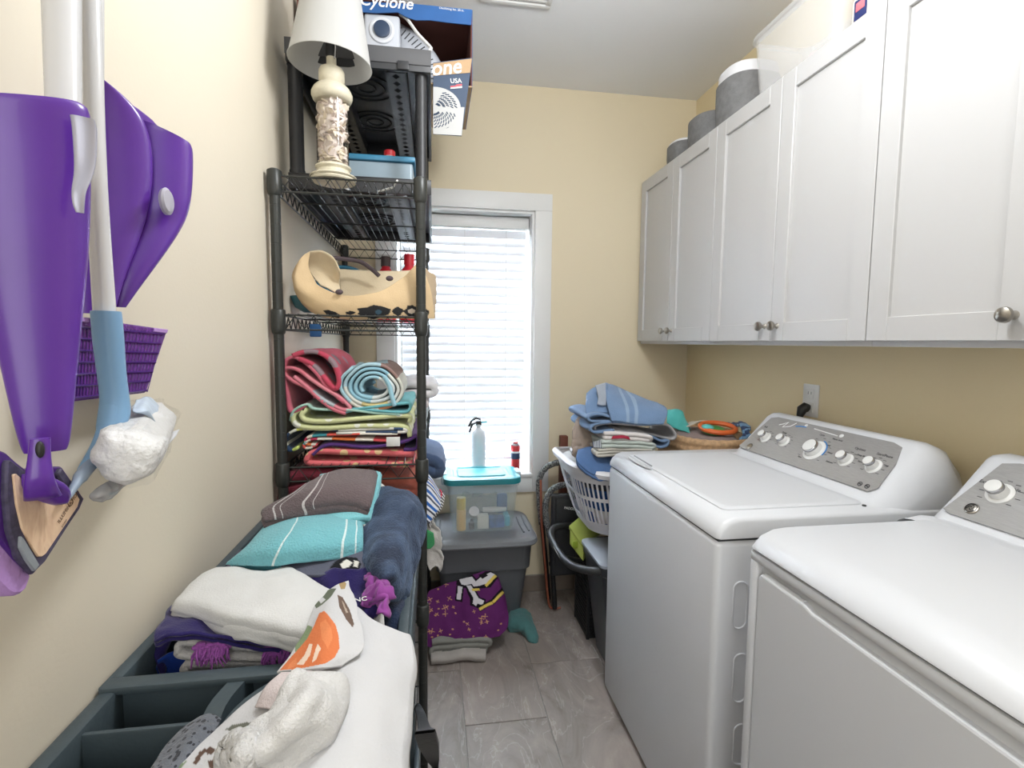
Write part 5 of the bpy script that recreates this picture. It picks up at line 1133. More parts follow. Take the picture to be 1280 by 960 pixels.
tg = thing('blue_tag', 'small dark blue tag hanging under the second shelf near its left end', 'tag', at(394, 420, Y=1.60))
G().box(at(387, 421, Y=1.60), at(401, 405, Y=1.60)+Vector((0, .012, 0)), .003).build('tag_body', mat('tag_blue', rgb(30, 84, 134), .6), tg)
G().tube([at(394, 406, Y=1.606), at(394, 398, Y=1.606)], .002, 6).build('tag_loop', M_['black'], tg)
# ================================================================ MOPS ON THE LEFT WALL
PUR = mat('purple_plastic', rgb(92, 46, 152), .28, var=.08, vscale=9, coat=.15); PURD = mat('purple_dark', rgb(70, 28, 118), .3, coat=.3); LIL = mat('lilac_pad', rgb(172, 134, 196), .85, bump=.5, bscale=160)
PLG = mat('pole_white', rgb(206, 206, 208), .25, coat=.3); LEV = mat('lever_grey', rgb(168, 168, 182), .3, .3); BCN = mat('sky_blue_plastic', rgb(120, 160, 196), .4)
def body(name, rgs, X, m, par, flat=.7, n=28, ex=2.4, tilt=None):
    """solid along a line; rgs = (px, py, half width in px[, X])"""
    R = []
    for k, q in enumerate(rgs):
        x_ = q[3] if len(q) > 3 else X
        c = at(q[0], q[1], X=x_); d = (c-CAM); dist = d.dot(FW); a = q[2]*dist/F
        e1 = Vector((d.y, -d.x, 0)).normalized(); e2 = Vector((d.x, d.y, 0)).normalized()
        sl = tilt[k] if tilt else 0
        ring = []
        for j in range(n):
            t = 2*PI*j/n; cx_ = math.copysign(abs(math.cos(t))**(2/ex), math.cos(t)); sx_ = math.copysign(abs(math.sin(t))**(2/ex), math.sin(t))
            ring.append(c+e1*a*cx_+e2*a*flat*sx_+Vector((0, 0, sl*a*cx_)))
        R.append(ring)
    L = []
    for k in range(len(R)-1):
        for s_ in range(3): 
            f = s_/3; L.append([R[k][j].lerp(R[k+1][j], f) for j in range(n)])
    L.append(R[-1])
    # smooth along the length
    for _ in range(2): L = [L[0]]+[[(L[i-1][j]+L[i][j]*2+L[i+1][j])/4 for j in range(n)] for i in range(1, len(L)-1)]+[L[-1]]
    return G().rings(L).build(name, m, par, sharp=60)
def slab(name, pts, X, th, m, par, r=.0015, nrm=None):
    """flat piece with real thickness; each point (px, py) on the plane X or (px, py, X)"""
    P_ = [at(q[0], q[1], X=q[2] if len(q) > 2 else X) for q in pts]
    return G().prism(P_, (0, 0, 0), (-th, 0, 0), r, 1).build(name, m, par)
hk = thing('mop_holder', 'wall bar above the frame that holds the mops', 'holder', (XL, .62, 2.0))
G().box((XL, .40, 2.0), (XL+.03, .90, 2.06), .004).build('bar', M_['white_paint'], hk)
# 1: nearest purple mop
m1 = thing('spray_mop', 'nearest purple spray mop with grey lever, hanging at the left edge', 'mop', at(50, 500, X=-.31))
body('pole', [(74, -330, 23, -.37), (76, -30, 20, -.36), (80, 140, 18, -.345)], -.36, PLG, m1, 1, ex=2)
body('housing', [(30, 126, 56), (32, 134, 64), (36, 180, 60), (40, 250, 57), (43, 320, 52), (45, 380, 46), (49, 430, 39), (52, 480, 33), (55, 530, 27), (57, 556, 23), (57, 564, 20)], -.335, PUR, m1, .42, tilt=[.22]*2+[.1]+[0]*8)
body('lever', [(103, 147, 12), (106, 158, 12.5), (107, 200, 11), (104, 222, 9), (98, 238, 7), (98, 256, 6), (100, 266, 4)], -.292, LEV, m1, .4)
body('neck', [(50, 548, 10, -.318), (49, 575, 11, -.318), (49, 605, 15, -.318), (54, 622, 18, -.325)], -.32, PUR, m1, .6)
G().ball(at(50, 562, X=-.314), (.003, .003, .007), 12).build('joint', M_['black'], m1)
body('saddle', [(38, 592, 8, -.335), (55, 608, 22, -.33), (68, 622, 17, -.33), (76, 630, 7, -.33)], -.33, PUR, m1, .5)
hd = slab('mop_head', [(-30, 545), (-2, 562), (9, 566), (22, 578), (38, 590), (60, 583), (78, 583), (106, 623), (100, 637), (55, 703), (42, 719), (20, 700), (-30, 640)], -.345, .016, PURD, m1)
slab('pad', [(-40, 630), (-10, 660), (0, 668), (41, 718), (34, 738), (26, 744), (16, 745), (8, 741), (-40, 690)], -.3475, .020, LIL, m1, .003)
b1_ = slab('dark_band', [(9, 577), (14, 574), (36, 592), (52, 612), (78, 628), (84, 612), (72, 594), (78, 584), (105, 623), (100, 636), (57, 703), (42, 718), (24, 698), (12, 664), (8, 620)], -.341, .006, mat('speckled_band', rgb(66, 60, 84), .6, var=.35, vscale=180), hd)
WD = N('wood_label'); tc = WD.n('ShaderNodeTexCoord'); mp = WD.n('ShaderNodeMapping'); mp.inputs['Scale'].default_value = (1, 26, 9); mp.inputs['Rotation'].default_value = (.7, 0, 0); WD.l(tc.outputs['Object'], mp.inputs[0])
nz = WD.n('ShaderNodeTexNoise', Scale=3, Detail=5, Distortion=1.2); WD.l(mp.outputs[0], nz.inputs[0]); WD.l(WD.ramp(nz.outputs[0], [(.3, rgb(206, 170, 140)), (.55, rgb(226, 196, 166)), (.75, rgb(196, 156, 124))]), WD.b.inputs['Base Color']); WD.b.inputs['Roughness'].default_value = .35; WD = WD.m
wl_ = slab('wood_label', [(17, 593), (21, 592), (36, 606), (52, 622), (72, 631), (80, 631), (84, 624), (90, 608), (100, 624), (97, 634), (58, 692), (53, 696), (48, 696), (40, 684), (28, 660), (21, 630)], -.3395, .004, WD, hd, .0006)
slab('grey_pad_tab', [(27, 670), (31, 674), (50, 706), (44, 714), (34, 700), (26, 684)], -.3385, .003, mat('grey_tab', rgb(136, 142, 148), .5), hd, .0005)
pa, pb = at(74, 655, X=-.3382), at(91, 628, X=-.3382)
text('ILLUMINATION', pa, pb-pa, at(66, 640, X=-.3382)-at(74, 655, X=-.3382), .0052, mat('label_ink', rgb(90, 60, 40), .6), 'lettering', wl_, ext=.0001)
text('BY THE BRAND'[:0] or 'SWEEP', at(78, 660, X=-.3382), pb-pa, at(66, 640, X=-.3382)-at(74, 655, X=-.3382), .0028, mat('label_ink2', rgb(110, 80, 60), .6), 'lettering', wl_, ext=.0001)
g = G(); c = at(88, 628, X=-.3384); g.tube([c+Vector((0, math.cos(a), math.sin(a)))*.0034 for a in [i*PI/8 for i in range(16)]], .0004, 4, closed=True); g.build('round_mark', mat('label_ink3', rgb(90, 60, 40), .6), wl_)
# 2: white pole with light blue duster
m2 = thing('duster', 'white-poled duster with light blue grip and a plastic-wrapped white cotton roll', 'duster', at(140, 560, X=-.33))
body('pole', [(104, -330, 13, -.37), (112, -30, 11.5, -.36), (115, 60, 11, -.355), (120, 230, 11, -.35), (131, 394, 12, -.345)], -.35, PLG, m2, 1, ex=2)
body('grip', [(132.5, 389, 15.5), (133, 394, 16), (136, 430, 16), (140, 470, 14.5), (144, 500, 15), (143, 520, 17), (139, 534, 15)], -.342, BCN, m2, .9, ex=2)
body('grip_arm', [(143, 500, 14), (140, 530, 14), (131, 550, 12), (121, 568, 11.5), (110, 584, 10.5), (106, 590, 8)], -.342, BCN, m2, .9, ex=2)
G().tube(smoothline([at(116, 578, X=-.342), at(104, 592, X=-.338), at(93, 608, X=-.334), at(84, 624, X=-.330)], 12), [.0060]*6+[.0045, .004, .0036, .0032, .0028, .002], 10).build('rod', mat('rod_grey', rgb(140, 156, 176), .4), m2)
COT = cloth('cotton_wool', rgb(224, 224, 224), .05, bump=1.4, bscale=90)
c0 = at(163, 564, X=-.318); c1 = at(188, 527, X=-.40); axv = (c1-c0)
d = (c0-CAM); rad = 37*d.dot(FW)/F
e1 = axv.cross(Vector((0, 0, 1))).normalized(); e2 = e1.cross(axv.normalized())
def croll(prof, n=30, seed=0, j_=.002):
    R = []
    for f, k in prof:
        R.append([c0+axv*f+(e1*math.cos(t)+e2*math.sin(t))*rad*k*(1+.05*math.sin(3*t+1)+.03*math.sin(7*t)) + noise.noise_vector(Vector((math.cos(t)*2, math.sin(t)*2, f*4+seed)))*j_ for t in [2*PI*j/n for j in range(n)]])
    return R
G().rings(croll([(-.20, .25), (-.19, .6), (-.14, .85), (-.04, .97), (.15, 1), (.6, .98), (1.0, .9)], j_=.004)).build('cotton_roll', COT, m2, sharp=80)
FILM = N('thin_film'); tb = FILM.n('ShaderNodeBsdfTransparent'); gb = FILM.n('ShaderNodeBsdfGlossy', Roughness=.12); mxs = FILM.n('ShaderNodeMixShader', Fac=.14); FILM.l(tb.outputs[0], mxs.inputs[1]); FILM.l(gb.outputs[0], mxs.inputs[2]); FILM.l(mxs.outputs[0], FILM.t.nodes['Material Output'].inputs[0]); FILM = FILM.m
G().rings(croll([(-.10, 1.02), (.1, 1.10), (.5, 1.09), (1.05, 1.0), (1.2, .8)], j_=.010), caps=False).build('film_wrap', FILM, m2, sharp=20)
TG = printed('wrap_tag', .5, .0); 
sheet('paper_tag', [[at(168, 500, X=-.36), at(186, 496, X=-.375), at(202, 512, X=-.375)], [at(166, 516, X=-.335), at(183, 512, X=-.335), at(205, 530, X=-.345)], [at(186, 514, X=-.318), at(197, 538, X=-.318), at(204, 562, X=-.330)]], mat('tag_paper', rgb(190, 204, 220), .5, var=.15, vscale=60), m2, t=.001, nu=20, nv=20, wr=.002)
sheet('film_flap', [[at(204, 545, X=-.345), at(214, 540, X=-.345), at(223, 537, X=-.345)], [at(204, 560, X=-.34), at(210, 556, X=-.34), at(219, 545, X=-.34)]], mat('film_white', rgb(206, 208, 212), .4), m2, t=.0008, nu=12, nv=8, wr=.002)
sheet('film_end', [[at(112, 617, X=-.335), at(128, 606, X=-.33), at(146, 597, X=-.33), at(158, 596, X=-.33)], [at(112, 622, X=-.335), at(126, 622, X=-.325), at(142, 616, X=-.325), at(158, 606, X=-.33)], [at(116, 627, X=-.335), at(128, 628, X=-.33), at(144, 620, X=-.33), at(158, 608, X=-.335)]], mat('film_grey', rgb(170, 170, 172), .25), m2, t=.0015, nu=24, nv=14, wr=.003, wf=40)
# 3: farther purple mop
m3 = thing('spray_mop', 'farther purple spray mop with round grey button and textured purple head', 'mop', at(150, 450, X=-.36))
body('pole', [(112, -330, 15, -.405), (119, -30, 9, -.41), (119, 110, 9, -.405)], -.41, PLG, m3, 1, ex=2)
body('back_shell', [(121, 96, 5), (128, 112, 20), (134, 135, 36), (139, 170, 42), (139, 220, 43), (135, 270, 39), (129, 310, 32), (124, 350, 24), (120, 392, 18)], -.385, PUR, m3, .32)
slab('fin', [(166, 130), (176, 136), (190, 147), (202, 160), (209, 171), (172, 168)], -.378, .006, PUR, m3, .003)
body('nozzle_housing', [(205, 166, 28, -.35), (206, 172, 30, -.35), (205, 215, 30.5, -.35), (203, 250, 30, -.35), (197, 272, 30, -.355), (184, 300, 27, -.36), (170, 330, 21, -.365), (158, 358, 14, -.37), (150, 384, 6, -.375)], -.36, PUR, m3, .55, tilt=[-.32]*2+[-.2]+[0]*6)
cbt = at(219, 253, X=-.322); AXX = Matrix(((0, .25, .97), (1, 0, 0), (0, 1, -.25)))
G().lathe([(.016, 0), (.0165, .006), (.013, .010), (.001, .010)], cbt+Vector((-.012, .0, 0)), 24, Matrix(((0, 0, .8), (.97, 0, -.6), (0, 1, 0)))).build('button', mat('grey_button', rgb(176, 174, 186), .35), m3)
h3 = slab('mop_head', [(82, 397), (112, 397), (140, 402), (210, 412), (206, 424), (183, 491), (150, 495), (84, 503)], -.395, .014, mat('violet_mesh', rgb(96, 40, 130), .55, var=.3, vscale=120, bump=.8, bscale=160), m3, .002)
slab('lilac_edge', [(88, 396), (112, 397), (112, 403), (88, 402)], -.392, .010, LIL, h3, .001); slab('lilac_edge', [(196, 410), (211, 412), (209, 417), (194, 415)], -.392, .010, LIL, h3, .001)
g = G()
for k in range(7):
    f = k/6; a = at(90, 408+f*90, X=-.394); b = at(205-f*22, 418+f*70, X=-.394); g.tube([a, b], .0016, 5)
for k in range(26):
    f = k/25; a = at(92+f*112, 406+f*9, X=-.3945); b = at(88+f*96, 500-f*10, X=-.3945); g.tube([a, b], .0007, 4)
g.build('rib', PURD, h3)
# ================================================================ FLOOR BY THE WINDOW
GT = mat('grey_tote_plastic', rgb(96, 99, 104), .45, bump=.1, bscale=100); GTL = mat('grey_lid_plastic', rgb(120, 123, 127), .45, bump=.1, bscale=100)
def rbx(x0, x1, y0, y1, z, r): return rrect((x0+x1)/2, (y0+y1)/2, z, (x1-x0)/2, (y1-y0)/2, r)
tt = thing('storage_tote', 'large grey plastic tote with lid on the floor under the window', 'storage tote', (.225, 2.4, 0))
G().rings([rbx(.055, .41, 2.34, 2.565, 0, .04), rbx(.05, .415, 2.335, 2.567, .008, .045), rbx(.022, .44, 2.275, 2.578, .285, .045), rbx(.012, .450, 2.262, 2.584, .292, .045), rbx(.006, .456, 2.245, 2.588, .42, .045), rbx(.0, .46, 2.24, 2.59, .425, .05), rbx(.01, .45, 2.25, 2.58, .425, .045), rbx(.07, .40, 2.35, 2.555, .02, .04)]).build('tub', GT, tt, sharp=35)
ld = G().rings([rbx(-.022, .474, 2.192, 2.602, .428, .07), rbx(-.025, .477, 2.188, 2.604, .436, .07), rbx(-.022, .474, 2.192, 2.602, .452, .07), rbx(-.010, .462, 2.206, 2.594, .462, .065), rbx(.004, .448, 2.222, 2.584, .4635, .06), rbx(.030, .424, 2.250, 2.56, .4560, .05)]).build('lid', GTL, tt, sharp=35)
for x0 in (.005, .03, .415, .44):
    G().tube([(x0+.004, 2.29, .4635 if x0 in (.005, .44) else .458), (x0, 2.40, .4635 if x0 in (.005, .44) else .458), (x0+.004, 2.50, .4635 if x0 in (.005, .44) else .458)], .0045, 6).build('lid_groove', GT, ld)
# clear bin with teal lid
cb = thing('clear_bin', 'clear plastic bin with a teal lid standing on the grey tote', 'storage bin', (.235, 2.40, .457))
G().rings([rbx(.085, .375, 2.325, 2.50, .457, .03), rbx(.062, .395, 2.30, 2.53, .68, .03), rbx(.056, .400, 2.295, 2.535, .68, .035), rbx(.056, .400, 2.295, 2.535, .691, .035), rbx(.066, .392, 2.304, 2.526, .691, .03), rbx(.089, .371, 2.329, 2.496, .461, .03)]).build('tub', TINT, cb, sharp=35)
TL = mat('teal_lid', rgb(38, 134, 142), .35, coat=.2); TLL = mat('teal_lid_light', rgb(58, 150, 156), .35)
LZ = .722
l_ = G().rings([rbx(.046, .406, 2.284, 2.535, LZ-.030, .045), rbx(.044, .408, 2.282, 2.537, LZ-.024, .045), rbx(.046, .406, 2.284, 2.535, LZ-.004, .045), rbx(.054, .398, 2.292, 2.527, LZ, .04), rbx(.090, .362, 2.318, 2.510, LZ, .03), rbx(.096, .356, 2.324, 2.504, LZ-.005, .03), rbx(.110, .342, 2.336, 2.492, LZ-.005, .03), rbx(.115, .337, 2.341, 2.487, LZ, .03)]).build('lid', TL, cb, sharp=35)
G().box((.118, 2.343, LZ-.002), (.334, 2.485, LZ+.0005), .0002).build('lid_centre', TLL, l_)
for x0, x1 in ((.036, .062), (.392, .418)): G().box((x0, 2.375, LZ-.05), (x1, 2.455, LZ+.006), .006).build('latch', mat('latch_clear', rgb(176, 196, 204), .35), cb)
# contents
def fillcan(name, label, cat, x, y, r, h, m, capc, z=.463):
    t = thing(name, label, cat, (x, y, z), 'toiletries in the clear bin')
    G().lathe([(r*.95, 0), (r, .003), (r, h*.62), (r*.95, h*.64)], (x, y, z), 20).build('body', m, t)
    G().lathe([(r*.92, h*.63), (r*.97, h*.66), (r*.97, h*.97), (r*.9, h)], (x, y, z), 20).build('cap', capc, t)
fillcan('spray_can', 'yellow spray can at the front left inside the clear bin', 'can', .128, 2.352, .0225, .155, mat('yellow_can', rgb(222, 178, 92), .4), mat('yellow_cap', rgb(206, 176, 44), .4))
def inbin(name, label, cat, g, m): return tag(g.build(name, m), label, cat, 'toiletries in the clear bin')
A2 = Matrix.Rotation(.9, 3, 'X')
inbin('round_jar', 'white round-lidded jar tilted in the middle of the clear bin', 'jar', G().lathe([(.001, 0), (.022, 0), (.024, .004), (.024, .05), (.001, .052)], (.190, 2.40, .515), 24, A2), mat('jar_white', rgb(214, 206, 206), .4))
inbin('white_carton', 'small white carton standing at the front of the clear bin', 'carton', G().box((.205, 2.345, .463), (.258, 2.39, .525), .002), mat('carton_white', rgb(216, 212, 200), .6))
inbin('blue_box', 'dark blue and teal box at the right front of the clear bin', 'carton', G().box((.262, 2.350, .463), (.335, 2.40, .512), .003), mat('blue_carton', rgb(60, 92, 150), .5, var=.5, vscale=30))
inbin('teal_pouch', 'teal pouch against the right wall of the clear bin', 'pouch', G().box((.338, 2.36, .463), (.364, 2.44, .515), .008), mat('teal_pouch', rgb(60, 160, 180), .5))
inbin('white_tube', 'white tube lying over the cartons in the clear bin', 'tube', G().tube([(.235, 2.40, .538), (.29, 2.40, .537), (.35, 2.42, .530)], [.012, .014, .010], 12), mat('tube_white', rgb(220, 216, 210), .4))
inbin('dark_bottle', 'small dark bottle low in the clear bin', 'bottle', G().lathe([(.014, 0), (.015, .03), (.006, .036), (.006, .048)], (.178, 2.36, .463), 16), mat('brown_dark', rgb(70, 56, 58), .4))
inbin('blue_packet', 'blue packet behind the tube in the clear bin', 'packet', G().box((.31, 2.44, .50), (.362, 2.47, .60), .01), mat('packet_blue', rgb(60, 96, 140), .5))
tag(sheet('plastic_bag', [[Vector((.12, 2.42, .60)), Vector((.2, 2.42, .63)), Vector((.3, 2.42, .60))], [Vector((.13, 2.45, .55)), Vector((.2, 2.43, .57)), Vector((.3, 2.44, .55))], [Vector((.13, 2.46, .49)), Vector((.2, 2.46, .50)), Vector((.3, 2.46, .49))]], CLEAR, t=.002, nu=24, nv=24, wr=.03, wf=22), 'crumpled clear plastic bag inside the clear bin', 'bag', 'toiletries in the clear bin')
# purple blanket bundle on the floor
PB = rgb(96, 38, 98); OR = rgb(204, 150, 110); YL = rgb(222, 196, 96); BKK = rgb(26, 20, 28); WH = rgb(216, 212, 216)
prt = []
rn = random.Random(12)
def seg(a, b, w_):
    dx, dy = b[0]-a[0], b[1]-a[1]; L_ = math.hypot(dx, dy); nx, ny = -dy/L_*w_, dx/L_*w_
    return [(a[0]+nx, a[1]+ny), (b[0]+nx, b[1]+ny), (b[0]-nx, b[1]-ny), (a[0]-nx, a[1]-ny)]
for i in range(48):
    x, y = rn.uniform(534, 632), rn.uniform(730, 802)
    if x > 568 and y < 760: continue
    a = rn.uniform(0, PI); r = rn.uniform(2, 4.2)
    if i % 3: prt += [(seg((x-r*math.cos(a), y-r*math.sin(a)), (x+r*math.cos(a), y+r*math.sin(a)), .4), OR), (seg((x+r*math.sin(a), y-r*math.cos(a)), (x-r*math.sin(a), y+r*math.cos(a)), .5), OR)]
    else: prt.append((shp(x, y, 1.4, 1), OR))
prt += [([(571, 722), (590, 718), (596, 724), (606, 715), (620, 714), (621, 724), (613, 735), (600, 736), (590, 737), (578, 735), (570, 731)], BKK),
    ([(574, 724), (590, 721), (595, 727), (602, 721), (613, 716), (618, 719), (613, 728), (602, 732), (590, 734), (577, 731)], WH), ([(598, 719), (606, 717), (610, 720), (603, 724)], BKK),
    ([(581, 732), (590, 730), (600, 747), (607, 749), (606, 759), (596, 760), (588, 757), (588, 749)], BKK), ([(583, 732), (589, 732), (598, 748), (605, 751), (603, 757), (597, 755), (595, 758), (591, 755), (592, 748)], WH),
    ([(571, 732), (580, 733), (578, 753), (569, 751)], BKK), ([(573, 733), (578, 734), (576, 750), (571, 749)], WH),
    (seg((598, 762), (616, 752), 3.4)+[], BKK), (seg((599, 762), (616, 753), 1.8), YL), (seg((615, 753), (629, 737), 3.6), BKK), (seg((616, 753), (628, 740), 1.7), YL), (seg((607, 733), (620, 719), 1.8), YL), (seg((590, 738), (600, 737), 1.5), YL)]
pbm = printed('printed_purple_cotton', .85, .3, 200)
tag(sheet('purple_blanket', [
    row([(538, 738), (562, 728), (592, 718), (612, 714), (622, 722)], Y=2.235),
    row([(532, 752), (560, 742), (592, 733), (618, 726), (629, 742)], Y=2.205),
    row([(528, 772), (558, 765), (592, 755), (620, 752), (635, 764)], Y=2.150),
    row([(528, 792), (556, 788), (590, 780), (620, 780), (636, 784)], Y=2.105),
    row([(530, 806), (548, 812), (570, 797), (600, 800), (626, 796)], Y=2.085)], pbm, t=.010, nu=190, nv=150, wr=.012, wf=9, seed=81, bulge=0, drop=.0, paint=(PB, prt)), 'purple blanket printed with white bones, bundled on the floor before the grey tote', 'blanket')
tag(G().rings([rbx(.0, .25, 2.165, 2.228, .07, .025), rbx(-.01, .27, 2.16, 2.23, .12, .03), rbx(.0, .26, 2.185, 2.23, .19, .02)]).build('purple_bundle', cloth('plum', rgb(74, 28, 76))), 'bulk of the bundled purple blanket behind its printed face', 'blanket')
for nm, lb, cc, xs, tp, bt_, yy, dd_, ly, sd in (('grey_trousers', 'grey folded cloth directly under the purple blanket on the floor', (146, 146, 140), (541, 609), (802, 797), 822, 2.075, .22, 3, 1), ('pale_cloth', 'pale cloth lowest under the grey folded one on the floor', (186, 180, 174), (538, 607), (824, 818), 833, 2.035, .25, 1, 2)):
    fbox(nm, lb, cloth(nm+'_c', rgb(*cc), .12), xs, tp, bt_, yy, dd_, ly, cat='cloth', seed=sd+90, wr=.008)
tag(sheet('teal_cloth', [row([(636, 760, .06), (650, 756, .06), (662, 764, .045)]), row([(634, 774, .05), (654, 772, .065), (670, 782, .04)]), row([(637, 785, .02), (655, 784, .05), (673, 796, .02)]), row([(650, 786, .012), (660, 794, .03), (671, 801, .012)])], cloth('teal_knit', rgb(84, 130, 130), .1, bump=.3), t=.006, nu=40, nv=40, wr=.008, wf=16, drop=.02, seed=95), 'crumpled teal cloth on the floor tiles right of the purple blanket', 'cloth')
# ================================================================ BASKETS AND GEAR BETWEEN WINDOW AND WASHER
BP = M_['black']; FOAM = N('mottled_foam'); tc = FOAM.n('ShaderNodeTexCoord'); vo = FOAM.n('ShaderNodeTexNoise', Scale=140, Detail=4); FOAM.l(tc.outputs['Object'], vo.inputs[0]); FOAM.l(FOAM.ramp(vo.outputs[0], [(.40, rgb(40, 42, 44)), (.5, rgb(96, 98, 98)), (.66, rgb(150, 150, 146))]), FOAM.b.inputs['Base Color']); FOAM.b.inputs['Roughness'].default_value = .9; FOAM.bump(vo.outputs[0], .8, .004); FOAM = FOAM.m
for lab_, pts, Y, leg in (('farther folded frame with a tall arch of mottled grey foam, near the window wall', [(677, 655), (674, 620), (674, 600), (681, 586), (694, 579), (712, 577), (730, 578)], 2.50, [(677, 650), (681, 690), (686, 728)]),
                          ('nearer folded frame with a lower arch of mottled grey foam, leaning before the taller one', [(688, 672), (683, 650), (682, 630), (688, 614), (700, 607), (716, 605), (732, 606)], 2.40, [(688, 668), (690, 700), (694, 733)])):
    t = thing('folding_stand', lab_, 'folding frame', at(*leg[-1], Y=Y), 'folded frames beside the window')
    P_ = smoothline([at(*q, Y=Y) for q in pts], 30)
    G().tube(P_, [.0155+.0012*math.sin(i*2.3) for i in range(30)], 12).build('foam_handle', FOAM, t)
    e = at(*leg[-1], Y=Y); e.z = .012
    G().tube([at(*leg[0], Y=Y), at(*leg[1], Y=Y), e], .0125, 10).build('leg', BP, t)
    x2 = P_[-1].x; G().tube([P_[-1], Vector((x2+.03, Y, .35)), Vector((x2+.02, Y, .012))], .0125, 10).build('leg', BP, t)
    G().tube([Vector((e.x, Y, .20)), Vector((x2+.02, Y, .20))], .010, 8).build('crossbar', BP, t)
t = thing('black_case', 'black padded case with white lettering behind the clothes basket', 'case', (.72, 2.42, .3))
ca, cb_ = at(689, 690, Y=2.355), at(722, 617, Y=2.355)
G().box((ca.x, 2.355, .20), (ca.x+.23, 2.385, cb_.z), .012, 3).build('case_body', mat('black_nylon', rgb(36, 38, 42), .6, bump=.3), t)
g = G(); g.tube([(ca.x+.02, 2.353, .25), (ca.x+.02, 2.353, cb_.z-.02), (ca.x+.21, 2.353, cb_.z-.02)], .003, 6); g.build('zip', BP, t)
pa, pb = at(705, 636, Y=2.353), at(720, 638, Y=2.353)
text('PADDLE', pa, pb-pa, (0, 0, 1), .017, WINK, 'lettering', t, bold=.0004)
t = tag(G().tube(smoothline([at(676, 600, Y=2.47), at(677, 650, Y=2.45), at(681, 700, Y=2.44), Vector((at(686, 738, Y=2.43).x, 2.43, .03)), Vector((at(690, 744, Y=2.42).x+.01, 2.41, .007)), Vector((at(698, 743, Y=2.42).x+.01, 2.41, .008))], 30), .006, 8).build('copper_rod', mat('copper_paint', rgb(150, 84, 62), .45)), 'thin copper-coloured rod with hooked foot standing beside the foam frames', 'rod')
t = tag(G().box((.66, 2.56, .45), (.70, 2.60, .86), .004).build('wooden_post', mat('red_wood', rgb(110, 60, 44), .6, var=.2)), 'dark reddish wooden post against the back wall behind the basket', 'post')
# black crate / wagon with thick curved handle
wg = thing('black_crate', 'black perforated crate on the floor beside the washer, with a thick curved black handle', 'crate', (.83, 2.33, 0))
cx0, cx1, cy0, cy1, cz1 = .688, .98, 2.135, 2.335, .40
BPM = mat('black_crate_plastic', rgb(34, 36, 38), .5)
g = G()
def perf(a, ud, vd, nu, nv, th, n_):
    """panel with real square holes"""
    ux, vx = ud/nu, vd/nv; bw = .30
    for i in range(nu+1): g.box(*[Vector([min(p[k], q[k]) for k in range(3)]) if s_ == 0 else Vector([max(p[k], q[k]) for k in range(3)]) for s_ in (0, 1) for p, q in [(a+ux*(i-bw/2), a+ux*(i+bw/2)+vd+n_*th)]])
    for j in range(nv+1): g.box(*[Vector([min(p[k], q[k]) for k in range(3)]) if s_ == 0 else Vector([max(p[k], q[k]) for k in range(3)]) for s_ in (0, 1) for p, q in [(a+vx*(j-bw/2), a+vx*(j+bw/2)+ud+n_*th)]])
perf(Vector((cx0, cy0, .02)), Vector((0, cy1-cy0, 0)), Vector((0, 0, cz1-.02)), 12, 20, .004, Vector((1, 0, 0)))
perf(Vector((cx0, cy0, .02)), Vector((cx1-cx0, 0, 0)), Vector((0, 0, cz1-.02)), 16, 20, .004, Vector((0, 1, 0)))
g.box((cx0, cy1-.006, .02), (cx1, cy1, cz1)); g.box((cx1-.006, cy0, .02), (cx1, cy1, cz1)); g.box((cx0, cy0, .005), (cx1, cy1, .02)); 
for x in (cx0-.003, cx1-.011):
    for y in (cy0-.003, cy1-.011): g.box((x, y, .0), (x+.014, y+.014, cz1+.002), .002)
g.box((cx0+.03, cy0+.02, .02), (cx1-.02, cy1-.02, cz1-.06))
g.build('shell', BPM, wg, smooth=False)
hp = [at(752, 714, Y=1.87), at(735, 713, Y=1.90), at(715, 707, Y=1.97), at(702, 695, Y=2.06), at(693, 681, Y=2.15), at(689, 670, Y=2.22), at(692, 661, Y=2.28), at(702, 657, Y=2.31), at(716, 657, Y=2.325)]
hn = G().tube(smoothline(hp, 40), .0165, 14).build('handle', mat('handle_rubber', rgb(44, 46, 48), .5), wg)
G().tube([hp[0]+Vector((-.004, 0, 0)), hp[0]+Vector((.010, 0, 0))], .0185, 12).build('handle_clip', mat('clip_pale', rgb(200, 190, 184), .5), wg)
sa = at(693, 683, Y=2.125); sb = at(700, 696, Y=2.055)
G().prism([sa+Vector((-.006, -.008, .004)), sb+Vector((-.004, -.010, .002)), sb+Vector((.002, -.012, -.008)), sa+Vector((.0, -.012, -.006))], (0, 0, 0), (-.002, -.004, 0)).build('handle_sticker', M_['white_paint'], hn)
for a, b in ((hp[-1], Vector((hp[-1].x, cy1-.01, .36))), (hp[3], Vector((.70, 2.14, .36)))): G().tube([a, b], .008, 8).build('handle_arm', BP, wg)
# grey bin beside it
gbn = thing('grey_bin', 'dark grey bin with light grey lid squeezed between crate and washer', 'bin', (.93, 1.97, 0))
GB = mat('charcoal_plastic', rgb(58, 62, 68), .4)
G().rings([rbx(.71, .985, 1.855, 2.09, .012, .03), rbx(.655, 1.0, 1.835, 2.115, .43, .03), rbx(.65, 1.005, 1.83, 2.12, .435, .03), rbx(.65, 1.005, 1.83, 2.12, .47, .03)]).build('tub', GB, gbn, sharp=35)
G().rings([rbx(.642, 1.005, 1.83, 2.122, .471, .03), rbx(.642, 1.005, 1.83, 2.122, .482, .03), rbx(.655, .995, 1.84, 2.11, .488, .025)]).build('lid', mat('light_grey_lid', rgb(150, 156, 164), .4), gbn, sharp=35)
for x in (.79, .96): G().lathe([(.012, 0), (.012, .013)], (x, 1.95, 0), 12).build('foot', M_['white_paint'], gbn)
